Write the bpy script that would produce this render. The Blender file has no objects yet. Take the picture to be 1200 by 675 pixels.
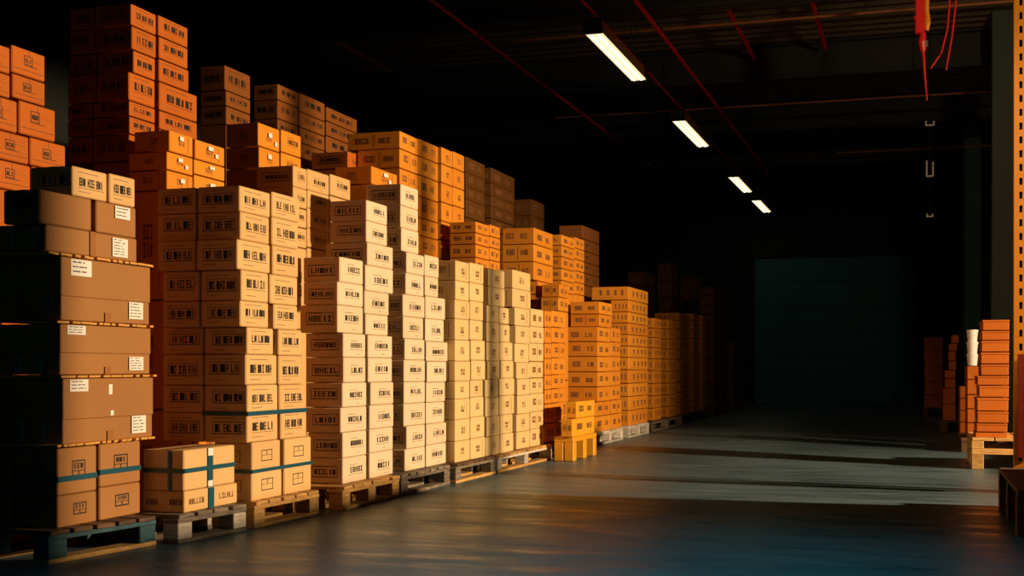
import bpy, bmesh, math, random
from mathutils import Vector, Matrix
C = bpy.context.scene.collection
R = random.Random(7)

# ------------------------------------------------------------------ camera, light, exposure
cam_d = bpy.data.cameras.new('camera')
cam = bpy.data.objects.new('camera', cam_d)
C.objects.link(cam)
cam.location = (0, 0, .9)
cam.rotation_euler = (math.pi / 2, 0, math.atan(475 / 1500))
cam_d.lens = 45
cam_d.sensor_width = 36
cam_d.shift_y = 92.5 / 1200
bpy.context.scene.camera = cam
vs = bpy.context.scene.view_settings
vs.view_transform = 'Standard'
vs.look = 'None'
vs.exposure = 0
vs.gamma = 1
vs.use_curve_mapping = False

w = bpy.data.worlds.new('night')
bpy.context.scene.world = w
w.use_nodes = True
w.node_tree.nodes['Background'].inputs[0].default_value = (.10, .45, .55, 1)
w.node_tree.nodes['Background'].inputs[1].default_value = .05

def aim(o, target):
    o.rotation_euler = (Vector(target) - o.location).to_track_quat('-Z', 'Y').to_euler()

def spot(name, loc, target, energy, color, size, blend, radius):
    l = bpy.data.lights.new(name, 'SPOT')
    l.energy, l.color, l.spot_size, l.spot_blend, l.shadow_soft_size = energy, color, math.radians(size), blend, radius
    o = bpy.data.objects.new(name, l)
    C.objects.link(o)
    o.location = loc
    aim(o, target)
    return o

def area(name, loc, target, energy, color, sx, sy):
    l = bpy.data.lights.new(name, 'AREA')
    l.shape, l.size, l.size_y, l.energy, l.color = 'RECTANGLE', sx, sy, energy, color
    o = bpy.data.objects.new(name, l)
    C.objects.link(o)
    o.location = loc
    aim(o, target)
    return o

# warm flood from the loading side, through the bays on the right
spot('loading_side_flood', (8.5, 8.9, 3.5), (-3.5, 9.9, 1.2), 9600, (1, .69, .39), 77, .65, .2)
# added warm spot, no lamp seen there, to brighten the rack upright
spot('bay_lamp', (-.1, 4.6, 3.6), (.72, 9.9, 2.0), 430, (1, .62, .28), 30, .8, .15)
# added unseen uplight that brightens the roof deck and red pipes
spot('roof_lamp', (1.6, 11.6, 4.2), (-.6, 16.8, 5.6), 210, (1, .68, .36), 100, 1, .10)
# added cold overhead fill for the near floor; the roof has no opening
area('cold_skylight', (-.9, 4.6, 5.2), (-.9, 4.6, 0), 22, (.07, .56, .64), 2.4, 3.0).data.spread = math.radians(50)

# ------------------------------------------------------------------ materials
def new_mat(name):
    m = bpy.data.materials.new(name)
    m.use_nodes = True
    n = m.node_tree.nodes
    return m, n, m.node_tree.links, n['Principled BSDF']

def simple(name, col, rough=.6, metal=0, var=.0, scale=8, bump=0, emit=None, estr=0, coat=0):
    m, n, l, b = new_mat(name)
    b.inputs['Base Color'].default_value = (*col, 1)
    b.inputs['Roughness'].default_value = rough
    b.inputs['Metallic'].default_value = metal
    b.inputs['Coat Weight'].default_value = coat
    if var or bump:
        tc = n.new('ShaderNodeTexCoord')
        no = n.new('ShaderNodeTexNoise')
        no.inputs['Scale'].default_value = scale
        no.inputs['Detail'].default_value = 5
        l.new(tc.outputs['Object'], no.inputs['Vector'])
        if var:
            mx = n.new('ShaderNodeMix'); mx.data_type = 'RGBA'
            mx.inputs['A'].default_value = (*[c * (1 - var) for c in col], 1)
            mx.inputs['B'].default_value = (*[min(1, c * (1 + var)) for c in col], 1)
            l.new(no.outputs['Fac'], mx.inputs['Factor'])
            l.new(mx.outputs['Result'], b.inputs['Base Color'])
        if bump:
            bp = n.new('ShaderNodeBump')
            bp.inputs['Strength'].default_value = bump
            bp.inputs['Distance'].default_value = .01
            l.new(no.outputs['Fac'], bp.inputs['Height'])
            l.new(bp.outputs['Normal'], b.inputs['Normal'])
    if emit:
        b.inputs['Emission Color'].default_value = (*emit, 1)
        b.inputs['Emission Strength'].default_value = estr
    return m

def cardboard(name, a, b2, rough=.55):
    """board with per-carton shade, soft scuffs and faint corrugation"""
    m, n, l, b = new_mat(name)
    oi = n.new('ShaderNodeObjectInfo')
    tc = n.new('ShaderNodeTexCoord')
    no = n.new('ShaderNodeTexNoise'); no.inputs['Scale'].default_value = 5; no.inputs['Detail'].default_value = 6
    l.new(tc.outputs['Object'], no.inputs['Vector'])
    ad = n.new('ShaderNodeMath'); ad.operation = 'ADD'
    ml = n.new('ShaderNodeMath'); ml.operation = 'MULTIPLY'; ml.inputs[1].default_value = .6
    l.new(oi.outputs['Random'], ml.inputs[0])
    l.new(ml.outputs[0], ad.inputs[0])
    m2 = n.new('ShaderNodeMath'); m2.operation = 'MULTIPLY'; m2.inputs[1].default_value = .5
    l.new(no.outputs['Fac'], m2.inputs[0])
    l.new(m2.outputs[0], ad.inputs[1])
    mx = n.new('ShaderNodeMix'); mx.data_type = 'RGBA'
    mx.inputs['A'].default_value = (*a, 1); mx.inputs['B'].default_value = (*b2, 1)
    l.new(ad.outputs[0], mx.inputs['Factor'])
    l.new(mx.outputs['Result'], b.inputs['Base Color'])
    b.inputs['Roughness'].default_value = rough
    b.inputs['Specular IOR Level'].default_value = .15
    wv = n.new('ShaderNodeTexWave'); wv.inputs['Scale'].default_value = 45; wv.inputs['Distortion'].default_value = .6
    l.new(tc.outputs['Object'], wv.inputs['Vector'])
    ad2 = n.new('ShaderNodeMath'); ad2.operation = 'ADD'
    m3 = n.new('ShaderNodeMath'); m3.operation = 'MULTIPLY'; m3.inputs[1].default_value = .12
    l.new(wv.outputs['Fac'], m3.inputs[0])
    l.new(m3.outputs[0], ad2.inputs[0]); l.new(no.outputs['Fac'], ad2.inputs[1])
    bp = n.new('ShaderNodeBump'); bp.inputs['Strength'].default_value = .25; bp.inputs['Distance'].default_value = .01
    l.new(ad2.outputs[0], bp.inputs['Height']); l.new(bp.outputs['Normal'], b.inputs['Normal'])
    return m

def wood(name, a, b2, rough=.75):
    m, n, l, b = new_mat(name)
    oi = n.new('ShaderNodeObjectInfo')
    tc = n.new('ShaderNodeTexCoord')
    mp = n.new('ShaderNodeMapping'); mp.inputs['Scale'].default_value = (6, 6, 40)
    no = n.new('ShaderNodeTexNoise'); no.inputs['Scale'].default_value = 1.6; no.inputs['Detail'].default_value = 8
    l.new(tc.outputs['Object'], mp.inputs['Vector']); l.new(mp.outputs[0], no.inputs['Vector'])
    rp = n.new('ShaderNodeValToRGB')
    rp.color_ramp.elements[0].position = .3; rp.color_ramp.elements[0].color = (*a, 1)
    rp.color_ramp.elements[1].position = .7; rp.color_ramp.elements[1].color = (*b2, 1)
    l.new(no.outputs['Fac'], rp.inputs[0])
    hs = n.new('ShaderNodeHueSaturation')
    mr = n.new('ShaderNodeMapRange'); mr.inputs['To Min'].default_value = .7; mr.inputs['To Max'].default_value = 1.2
    l.new(oi.outputs['Random'], mr.inputs['Value']); l.new(mr.outputs[0], hs.inputs['Value'])
    l.new(rp.outputs[0], hs.inputs['Color']); l.new(hs.outputs[0], b.inputs['Base Color'])
    b.inputs['Roughness'].default_value = rough
    bp = n.new('ShaderNodeBump'); bp.inputs['Strength'].default_value = .5; bp.inputs['Distance'].default_value = .01
    l.new(no.outputs['Fac'], bp.inputs['Height']); l.new(bp.outputs['Normal'], b.inputs['Normal'])
    return m

M = {
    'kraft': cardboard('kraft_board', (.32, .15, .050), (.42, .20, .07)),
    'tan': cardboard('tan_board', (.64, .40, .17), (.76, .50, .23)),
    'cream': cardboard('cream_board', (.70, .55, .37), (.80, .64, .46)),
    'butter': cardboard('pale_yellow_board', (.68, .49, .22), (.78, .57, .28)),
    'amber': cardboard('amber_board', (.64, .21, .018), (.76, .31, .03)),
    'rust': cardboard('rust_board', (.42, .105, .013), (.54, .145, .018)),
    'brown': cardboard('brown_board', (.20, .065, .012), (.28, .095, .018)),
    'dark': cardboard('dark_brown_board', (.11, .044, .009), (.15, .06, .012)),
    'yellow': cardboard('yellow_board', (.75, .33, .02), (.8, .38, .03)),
    'ink': simple('printing_ink', (.012, .008, .006), .7),
    'faint': simple('brown_printing_ink', (.22, .09, .03), .7),
    'tape': simple('brown_parcel_tape', (.36, .15, .05), .25),
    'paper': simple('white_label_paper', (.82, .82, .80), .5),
    'teal': simple('teal_strapping', (.010, .085, .13), .35),
    'gold_wood': wood('fresh_pine', (.42, .22, .06), (.70, .42, .14)),
    'grey_wood': wood('weathered_wood', (.10, .08, .06), (.30, .24, .18)),
    'dark_wood': wood('dark_wood', (.06, .03, .015), (.16, .08, .035)),
    'blue_wood': wood('blue_painted_wood', (.012, .05, .07), (.04, .15, .20)),
    'white_wood': wood('white_painted_wood', (.45, .40, .34), (.72, .66, .56)),
    'yellow_plastic': simple('yellow_plastic', (.78, .36, .02), .4),
    'red_paint': simple('red_pipe_paint', (.75, .018, .016), .35),
    'orange_paint': simple('orange_rack_paint', (.85, .31, .006), .4, var=.12, scale=10),
    'dark_red': simple('dark_red_paint', (.30, .025, .008), .45),
    'steel': simple('dark_steel', (.03, .035, .035), .5, .6),
    'black_hole': simple('black_rubber', (.004, .004, .004), .8),
    'chrome': simple('bare_metal', (.75, .75, .72), .25, .9),
    'beam': simple('dark_beam_paint', (.020, .024, .023), .7, var=.3, scale=3),
    'asphalt': simple('black_asphalt', (.010, .010, .010), .95),
    'wall': simple('dark_wall_paint', (.012, .016, .016), .9, var=.25, scale=2),
    'door': simple('teal_door_paint', (.03, .16, .19), .7, var=.1, scale=2),
    'column': simple('grey_column_paint', (.05, .080, .076), .6, var=.15, scale=3),
    'tealcolumn': simple('teal_column_paint', (.03, .12, .14), .65, var=.15, scale=3),
    'deck': simple('roof_deck_steel', (.085, .066, .040), .55, .2, var=.35, scale=1.2),
    'rust_pipe': simple('rust_brown_pipe', (.35, .13, .04), .5),
    'housing': simple('lamp_housing', (.34, .15, .05), .5),
    'tube': simple('lit_diffuser', (.9, .85, .7), .4, emit=(1, .82, .46), estr=1.05),
    'tube_core': simple('fluorescent_tube', (.9, .9, .8), .4, emit=(1, .95, .76), estr=1.8),
    'white_plastic': simple('white_plastic_pail', (.85, .85, .83), .25),
}

def concrete():
    m, n, l, b = new_mat('polished_concrete')
    tc = n.new('ShaderNodeTexCoord')
    n1 = n.new('ShaderNodeTexNoise'); n1.inputs['Scale'].default_value = .55; n1.inputs['Detail'].default_value = 8
    l.new(tc.outputs['Object'], n1.inputs['Vector'])
    mp = n.new('ShaderNodeMapping'); mp.inputs['Scale'].default_value = (1.0, 4.5, 1); mp.inputs['Rotation'].default_value = (0, 0, .25)
    l.new(tc.outputs['Object'], mp.inputs['Vector'])
    n2 = n.new('ShaderNodeTexNoise'); n2.inputs['Scale'].default_value = 1.3; n2.inputs['Detail'].default_value = 9
    n2.inputs['Roughness'].default_value = .65
    l.new(mp.outputs[0], n2.inputs['Vector'])
    ad = n.new('ShaderNodeMath'); ad.operation = 'ADD'
    l.new(n1.outputs['Fac'], ad.inputs[0]); l.new(n2.outputs['Fac'], ad.inputs[1])
    rp = n.new('ShaderNodeValToRGB')
    rp.color_ramp.elements[0].position = .35; rp.color_ramp.elements[0].color = (.036, .068, .084, 1)
    rp.color_ramp.elements[1].position = .65; rp.color_ramp.elements[1].color = (.125, .195, .235, 1)
    hf = n.new('ShaderNodeMath'); hf.operation = 'MULTIPLY'; hf.inputs[1].default_value = .5
    l.new(ad.outputs[0], hf.inputs[0]); l.new(hf.outputs[0], rp.inputs[0])
    l.new(rp.outputs[0], b.inputs['Base Color'])
    mr = n.new('ShaderNodeMapRange'); mr.inputs['From Min'].default_value = .3; mr.inputs['From Max'].default_value = .7
    mr.inputs['To Min'].default_value = .20; mr.inputs['To Max'].default_value = .55
    l.new(n2.outputs['Fac'], mr.inputs['Value']); l.new(mr.outputs[0], b.inputs['Roughness'])
    b.inputs['Specular IOR Level'].default_value = .22
    bp = n.new('ShaderNodeBump'); bp.inputs['Strength'].default_value = .30; bp.inputs['Distance'].default_value = .02
    l.new(n2.outputs['Fac'], bp.inputs['Height']); l.new(bp.outputs['Normal'], b.inputs['Normal'])
    return m
M['floor'] = concrete()

# ------------------------------------------------------------------ mesh helpers
class MB:
    """collects boxes, tubes and quads, and links them as one mesh object"""
    def __init__(self):
        self.v, self.f, self.mi = [], [], []
    def quad(self, a, b, c, d, mi=0):
        k = len(self.v); self.v += [a, b, c, d]; self.f.append((k, k + 1, k + 2, k + 3)); self.mi.append(mi)
    def box(self, x0, x1, y0, y1, z0, z1, ch=.004, mi=0):
        """box with chamfered edges"""
        ch = min(ch, (x1 - x0) * .3, (y1 - y0) * .3, (z1 - z0) * .3)
        k = len(self.v)
        idx = {}
        for sx in (0, 1):
            for sy in (0, 1):
                for sz in (0, 1):
                    X, Y, Z = (x0, x1)[sx], (y0, y1)[sy], (z0, z1)[sz]
                    ix, iy, iz = X + (ch, -ch)[sx], Y + (ch, -ch)[sy], Z + (ch, -ch)[sz]
                    for ax, p in ((0, (X, iy, iz)), (1, (ix, Y, iz)), (2, (ix, iy, Z))):
                        idx[(sx, sy, sz, ax)] = len(self.v); self.v.append(p)
        def F(*ks):
            vs_ = [idx[q] for q in ks]
            p = [Vector(self.v[i]) for i in vs_]
            nrm = (p[1] - p[0]).cross(p[2] - p[0])
            cen = sum(p, Vector()) / len(p) - Vector(((x0 + x1) / 2, (y0 + y1) / 2, (z0 + z1) / 2))
            if nrm.dot(cen) < 0: vs_.reverse()
            self.f.append(tuple(vs_)); self.mi.append(mi)
        for s_ in (0, 1):
            F((s_, 0, 0, 0), (s_, 1, 0, 0), (s_, 1, 1, 0), (s_, 0, 1, 0))
            F((0, s_, 0, 1), (1, s_, 0, 1), (1, s_, 1, 1), (0, s_, 1, 1))
            F((0, 0, s_, 2), (1, 0, s_, 2), (1, 1, s_, 2), (0, 1, s_, 2))
        for a in (0, 1):
            for b in (0, 1):
                F((a, b, 0, 0), (a, b, 1, 0), (a, b, 1, 1), (a, b, 0, 1))
                F((a, 0, b, 0), (a, 1, b, 0), (a, 1, b, 2), (a, 0, b, 2))
                F((0, a, b, 1), (1, a, b, 1), (1, a, b, 2), (0, a, b, 2))
        for a in (0, 1):
            for b in (0, 1):
                for c in (0, 1):
                    F((a, b, c, 0), (a, b, c, 1), (a, b, c, 2))
        return self
    def tube(self, pts, r, n=10, mi=0, cap=True):
        pts = [Vector(p) for p in pts]
        rings = []
        for i, p in enumerate(pts):
            d = (pts[min(i + 1, len(pts) - 1)] - pts[max(i - 1, 0)]).normalized()
            up = Vector((0, 0, 1)) if abs(d.z) < .9 else Vector((1, 0, 0))
            a = d.cross(up).normalized(); b = d.cross(a)
            rr = r[i] if isinstance(r, (list, tuple)) else r
            k = len(self.v)
            for j in range(n):
                t = 2 * math.pi * j / n
                self.v.append(tuple(p + a * math.cos(t) * rr + b * math.sin(t) * rr))
            rings.append(k)
        for i in range(len(rings) - 1):
            for j in range(n):
                q = (j + 1) % n
                self.f.append((rings[i] + j, rings[i] + q, rings[i + 1] + q, rings[i + 1] + j)); self.mi.append(mi)
        if cap:
            self.f.append(tuple(rings[0] + j for j in range(n))[::-1]); self.mi.append(mi)
            self.f.append(tuple(rings[-1] + j for j in range(n))); self.mi.append(mi)
        return self
    def mesh(self, name, mats):
        me = bpy.data.meshes.new(name)
        me.from_pydata(self.v, [], self.f)
        for m in mats: me.materials.append(m)
        me.polygons.foreach_set('material_index', self.mi)
        me.update()
        return me
    def build(self, name, mats, parent=None, loc=(0, 0, 0), rotz=0):
        if not isinstance(mats, (list, tuple)): mats = [mats]
        o = bpy.data.objects.new(name, self.mesh(name, mats))
        C.objects.link(o)
        o.location = loc; o.rotation_euler = (0, 0, rotz)
        if parent is not None: o.parent = parent
        return o

def tag(o, label, cat, group=None):
    o['label'] = label; o['category'] = cat
    if group: o['group'] = group
    return o
def empty(name, loc, label, cat, group=None, rotz=0):
    o = bpy.data.objects.new(name, None); C.objects.link(o)
    o.location = loc; o.rotation_euler = (0, 0, rotz); o.empty_display_size = .1
    return tag(o, label, cat, group)
def struct(o):
    o['kind'] = 'structure'; return o

# ------------------------------------------------------------------ the building
XL, XR, YB, YE, ZC = -9.0, 12.0, -3.0, 32.0, 5.6
struct(MB().box(XL, 2.45, YB, YE + .2, -.2, 0, .001).build('floor', M['floor']))
struct(MB().box(2.45, XR, YB, YE + .2, -.2, 0, .001).build('floor_dock', M['asphalt']))  # unseen ground, made black to cut warm bounce light
m = MB()      # unseen light blockers: solid wall beside the near end, low sill beyond it
m.box(2.25, 2.45, YB, 6.95, 0, 3.66, .001)
m.box(2.25, 2.45, 6.95, YE, 0, .72, .001)
struct(m.build('wall_right', M['wall']))
struct(MB().box(XL - .2, XL, YB, YE + .2, -.2, ZC + .4, .001).build('wall_left', M['wall']))
struct(MB().box(2.25, 2.45, YB, YE, 3.66, ZC, .001).build('wall_right_header', M['wall']))  # unseen header added to keep the flood off the roof
struct(MB().box(XR, XR + .2, YB, YE + .2, -.2, ZC + .4, .001).build('wall_dock', M['wall']))
struct(MB().box(XL, XR, YE, YE + .2, 0, ZC + .3, .001).build('wall_end', M['wall']))
# corrugated steel roof deck, ribs across the aisle
m = MB()
prof = []
y = YB
while y < YE:
    for dy, z in ((0, .07), (.13, .07), (.17, 0), (.26, 0), (.30, .07)):
        prof.append((y + dy, ZC + z))
    y += .30
for (ya, za), (yb, zb) in zip(prof, prof[1:]):
    if yb - ya < 1e-6: continue
    m.quad((XL, ya, za), (XL, yb, zb), (XR, yb, zb), (XR, ya, za))
m.box(XL, XR, YB, YE + .2, ZC + .09, ZC + .14, .001)
struct(m.build('ceiling', M['deck']))
# roof beams across the aisle
for i, yb in enumerate((6.9, 10.9, 14.9, 19.0, 23.1, 27.2)):
    m = MB()
    m.box(XL, XR, yb - .13, yb + .13, ZC - .52, ZC - .49, .003)
    m.box(XL, XR, yb - .02, yb + .02, ZC - .49, ZC - .03, .003)
    m.box(XL, XR, yb - .13, yb + .13, ZC - .03, ZC, .003)
    struct(m.build('trim_%d' % (i + 1), M['beam']))
# sectional loading door in the end wall
m = MB()
for k in range(6):
    m.box(-3.83, -.08, YE - .06, YE, .005 + k * .595, .595 + k * .595, .012)
d = struct(m.build('door_1', M['door']))
f = MB()
f.box(-3.93, -3.83, YE - .1, YE, 0, 3.7, .005); f.box(-.08, .02, YE - .1, YE, 0, 3.7, .005); f.box(-3.83, -.08, YE - .1, YE, 3.58, 3.7, .005)
f.build('door_frame', M['wall'], d)
# steel columns along the right side of the aisle
def column(x0, x1, y, dpt, mat):
    m = MB()
    m.box(x0, x1, y, y + .03, .02, ZC, .004)
    m.box(x0, x1, y + dpt - .03, y + dpt, .02, ZC, .004)
    xm = (x0 + x1) / 2
    m.box(xm - .015, xm + .015, y + .03, y + dpt - .03, .02, ZC, .003)
    m.box(x0 - .02, x1 + .02, y - .03, y + dpt + .03, 0, .02, .003)
    return struct(m.build('column', mat))
column(.94, 1.25, 18.0, .35, M['column'])
column(.85, 1.16, 26.0, .4, M['tealcolumn'])
STACKS = {
 'A0': [
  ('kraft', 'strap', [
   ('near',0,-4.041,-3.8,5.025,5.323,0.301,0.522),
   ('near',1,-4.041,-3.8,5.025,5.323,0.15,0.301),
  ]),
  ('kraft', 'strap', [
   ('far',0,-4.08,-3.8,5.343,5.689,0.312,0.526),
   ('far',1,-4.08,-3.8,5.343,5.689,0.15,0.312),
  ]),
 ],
 'B': [
  ('tan', 'bar3', [
   ('near',0,-3.795,-3.53,6.22,6.568,1.754,1.896),
   ('inner',0,-4.05,-3.801,6.22,6.568,1.754,1.896),
   ('near',1,-3.801,-3.53,6.229,6.558,1.6,1.754),
   ('inner',1,-4.056,-3.807,6.229,6.558,1.6,1.754),
   ('near',2,-3.787,-3.53,6.197,6.568,1.435,1.6),
   ('inner',2,-4.035,-3.793,6.197,6.568,1.435,1.6),
   ('near',3,-3.785,-3.53,6.238,6.548,1.266,1.435),
   ('inner',3,-4.029,-3.791,6.238,6.548,1.266,1.435),
   ('near',4,-3.779,-3.53,6.229,6.548,1.122,1.266),
   ('inner',4,-4.023,-3.785,6.229,6.548,1.122,1.266),
   ('near',5,-3.803,-3.53,6.304,6.607,0.971,1.122),
   ('inner',5,-4.072,-3.809,6.304,6.65,0.971,1.122),
   ('near',6,-3.792,-3.53,6.285,6.65,0.801,0.971),
   ('inner',6,-4.059,-3.798,6.285,6.65,0.801,0.971),
   ('near',7,-3.803,-3.53,6.304,6.66,0.645,0.801),
   ('inner',7,-4.072,-3.809,6.304,6.66,0.645,0.801),
   ('near',8,-3.803,-3.53,6.304,6.66,0.48,0.645),
   ('inner',8,-4.072,-3.809,6.304,6.66,0.48,0.645),
   ('near',9,-3.775,-3.53,6.356,6.692,0.32,0.48),
   ('near',10,-3.775,-3.53,6.356,6.708,0.15,0.32),
  ]),
  ('tan', 'bar3', [
   ('far',0,-3.79,-3.53,6.588,6.935,1.765,1.911),
   ('far',1,-3.79,-3.53,6.588,6.918,1.603,1.765),
   ('far',2,-3.79,-3.53,6.599,6.918,1.434,1.603),
   ('far',3,-3.79,-3.53,6.568,6.907,1.265,1.434),
   ('far',4,-3.79,-3.53,6.611,6.907,1.12,1.265),
   ('far',5,-3.79,-3.53,6.671,6.963,0.968,1.12),
   ('far',6,-3.79,-3.53,6.671,6.963,0.797,0.968),
   ('far',7,-3.79,-3.53,6.681,7.013,0.643,0.797),
   ('far',8,-3.79,-3.53,6.696,7.013,0.478,0.643),
   ('far',9,-3.79,-3.53,6.739,7.088,0.319,0.478),
   ('far',10,-3.79,-3.53,6.739,7.088,0.15,0.319),
  ]),
 ],
 'D': [
  ('cream', 'text', [
   ('near',0,-3.761,-3.5,7.43,7.792,1.444,1.605),
   ('near',1,-3.745,-3.5,7.399,7.792,1.296,1.444),
   ('near',2,-3.77,-3.5,7.399,7.792,1.119,1.296),
   ('near',3,-3.772,-3.5,7.488,7.828,0.963,1.119),
   ('near',4,-3.772,-3.5,7.488,7.834,0.8,0.963),
   ('near',5,-3.765,-3.5,7.475,7.847,0.641,0.8),
   ('near',6,-3.753,-3.5,7.449,7.847,0.48,0.641),
   ('near',7,-3.753,-3.5,7.475,7.847,0.316,0.48),
   ('near',8,-3.753,-3.5,7.475,7.847,0.15,0.316),
  ]),
  ('cream', 'text', [
   ('far',0,-3.77,-3.5,7.847,8.194,1.88,2.018),
   ('far',1,-3.77,-3.5,7.847,8.194,1.737,1.88),
   ('far',2,-3.813,-3.5,7.861,8.3,1.583,1.737),
   ('far',3,-3.8,-3.5,7.834,8.3,1.411,1.583),
   ('far',4,-3.76,-3.5,7.82,8.224,1.256,1.411),
   ('far',5,-3.76,-3.5,7.832,8.209,1.116,1.256),
   ('far',6,-3.76,-3.5,7.875,8.284,0.964,1.116),
   ('far',7,-3.76,-3.5,7.875,8.284,0.797,0.964),
   ('far',8,-3.76,-3.5,7.917,8.307,0.643,0.797),
   ('far',9,-3.76,-3.5,7.903,8.307,0.482,0.643),
   ('far',10,-3.76,-3.5,7.896,8.3,0.322,0.482),
   ('far',11,-3.76,-3.5,7.896,8.3,0.15,0.322),
  ]),
 ],
 'E': [
  ('cream', 'text', [
   ('near',0,-3.77,-3.5,8.44,8.774,2.054,2.207),
   ('near',1,-3.77,-3.5,8.44,8.774,1.895,2.054),
   ('near',2,-3.744,-3.5,8.455,8.783,1.729,1.895),
   ('near',3,-3.77,-3.5,8.551,8.894,1.579,1.729),
   ('near',4,-3.77,-3.5,8.535,8.886,1.423,1.579),
   ('near',5,-3.77,-3.5,8.487,8.903,1.264,1.423),
   ('near',6,-3.77,-3.5,8.487,8.877,1.105,1.264),
   ('near',7,-3.77,-3.5,8.519,8.903,0.952,1.105),
   ('near',8,-3.77,-3.5,8.503,8.912,0.793,0.952),
   ('near',9,-3.77,-3.5,8.503,8.912,0.637,0.793),
   ('near',10,-3.77,-3.5,8.503,8.912,0.474,0.637),
   ('near',11,-3.77,-3.5,8.551,8.912,0.309,0.474),
   ('near',12,-3.77,-3.5,8.519,8.912,0.15,0.309),
  ]),
  ('cream', 'text', [
   ('far',0,-3.74,-3.5,8.912,9.198,1.581,1.742),
   ('far',1,-3.74,-3.5,8.912,9.188,1.433,1.581),
   ('far',2,-3.74,-3.5,8.929,9.337,1.265,1.433),
   ('far',3,-3.74,-3.5,8.92,9.309,1.094,1.265),
   ('far',4,-3.74,-3.5,8.938,9.394,0.943,1.094),
   ('far',5,-3.74,-3.5,8.955,9.366,0.785,0.943),
   ('far',6,-3.74,-3.5,8.938,9.337,0.633,0.785),
   ('far',7,-3.74,-3.5,8.938,9.318,0.472,0.633),
   ('far',8,-3.74,-3.5,8.938,9.366,0.314,0.472),
   ('far',9,-3.74,-3.5,8.938,9.356,0.15,0.314),
  ]),
 ],
 'F': [
  ('butter', 'mark', [
   ('near',0,-3.71,-3.44,9.415,9.725,1.579,1.738),
   ('near',1,-3.71,-3.44,9.415,9.725,1.429,1.579),
   ('near',2,-3.71,-3.44,9.4,9.735,1.28,1.429),
   ('near',3,-3.71,-3.44,9.4,9.725,1.114,1.28),
   ('near',4,-3.71,-3.44,9.4,9.745,0.947,1.114),
   ('near',5,-3.71,-3.44,9.4,9.756,0.788,0.947),
   ('near',6,-3.71,-3.44,9.4,9.735,0.648,0.788),
   ('near',7,-3.71,-3.44,9.4,9.745,0.486,0.648),
   ('near',8,-3.71,-3.44,9.4,9.745,0.316,0.486),
   ('near',9,-3.71,-3.44,9.4,9.745,0.15,0.316),
  ]),
  ('butter', 'mark', [
   ('far',0,-3.68,-3.44,9.745,10.087,1.586,1.748),
   ('far',1,-3.68,-3.44,9.745,10.087,1.438,1.586),
   ('far',2,-3.68,-3.44,9.756,10.076,1.283,1.438),
   ('far',3,-3.68,-3.44,9.752,10.065,1.121,1.283),
   ('far',4,-3.68,-3.44,9.777,10.12,0.956,1.121),
   ('far',5,-3.68,-3.44,9.787,10.131,0.794,0.956),
   ('far',6,-3.68,-3.44,9.76,10.065,0.656,0.794),
   ('far',7,-3.68,-3.44,9.762,10.087,0.491,0.656),
   ('far',8,-3.68,-3.44,9.766,10.109,0.319,0.491),
   ('far',9,-3.68,-3.44,9.766,10.131,0.15,0.319),
  ]),
 ],
 'G': [
  ('butter', 'mark', [
   ('near',0,-3.7,-3.44,10.22,10.653,1.58,1.737),
   ('near',1,-3.7,-3.44,10.22,10.665,1.423,1.58),
   ('near',2,-3.7,-3.44,10.175,10.497,1.28,1.423),
   ('near',3,-3.7,-3.44,10.175,10.519,1.112,1.28),
   ('near',4,-3.7,-3.44,10.175,10.521,0.951,1.112),
   ('near',5,-3.7,-3.44,10.198,10.519,0.797,0.951),
   ('near',6,-3.7,-3.44,10.14,10.474,0.643,0.797),
   ('near',7,-3.7,-3.44,10.14,10.497,0.479,0.643),
   ('near',8,-3.7,-3.44,10.175,10.521,0.311,0.479),
   ('near',9,-3.7,-3.44,10.153,10.521,0.15,0.311),
  ]),
  ('butter', 'mark', [
   ('far',0,-3.68,-3.44,10.523,10.788,1.277,1.425),
   ('far',1,-3.68,-3.44,10.545,10.813,1.119,1.277),
   ('far',2,-3.68,-3.44,10.545,10.888,0.957,1.119),
   ('far',3,-3.68,-3.44,10.569,10.914,0.802,0.957),
   ('far',4,-3.68,-3.44,10.523,10.939,0.651,0.802),
   ('far',5,-3.68,-3.44,10.521,10.939,0.482,0.651),
   ('far',6,-3.68,-3.44,10.545,10.888,0.316,0.482),
   ('far',7,-3.68,-3.44,10.545,10.914,0.15,0.316),
  ]),
 ],
 'H': [
  ('butter', 'mark', [
   ('near',0,-3.74,-3.46,10.95,11.51,1.609,1.778),
   ('near',1,-3.74,-3.46,10.95,11.519,1.439,1.609),
   ('near',2,-3.74,-3.46,11.028,11.482,1.277,1.439),
   ('near',3,-3.74,-3.46,11.054,11.483,1.115,1.277),
   ('near',4,-3.74,-3.46,11.028,11.455,0.941,1.115),
   ('near',5,-3.74,-3.46,11.08,11.477,0.791,0.941),
   ('near',6,-3.74,-3.46,11.106,11.482,0.64,0.791),
   ('near',7,-3.74,-3.46,11.106,11.491,0.47,0.64),
   ('near',8,-3.74,-3.46,11.08,11.482,0.308,0.47),
   ('near',9,-3.74,-3.46,11.08,11.482,0.15,0.308),
  ]),
  ('butter', 'mark2', [
   ('far',0,-3.7,-3.46,11.523,11.942,1.285,1.453),
   ('far',1,-3.7,-3.46,11.51,11.957,1.126,1.285),
   ('far',2,-3.7,-3.46,11.487,11.942,0.955,1.126),
   ('far',3,-3.7,-3.46,11.496,11.942,0.799,0.955),
   ('far',4,-3.7,-3.46,11.505,11.942,0.648,0.799),
   ('far',5,-3.7,-3.46,11.51,11.942,0.477,0.648),
   ('far',6,-3.7,-3.46,11.51,11.942,0.313,0.477),
   ('far',7,-3.7,-3.46,11.51,11.972,0.15,0.313),
  ]),
 ],
 'I': [
  ('amber', 'mark2', [
   ('near',0,-3.75,-3.5,12.14,12.388,1.297,1.464),
   ('near',1,-3.75,-3.5,12.14,12.388,1.138,1.297),
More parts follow.
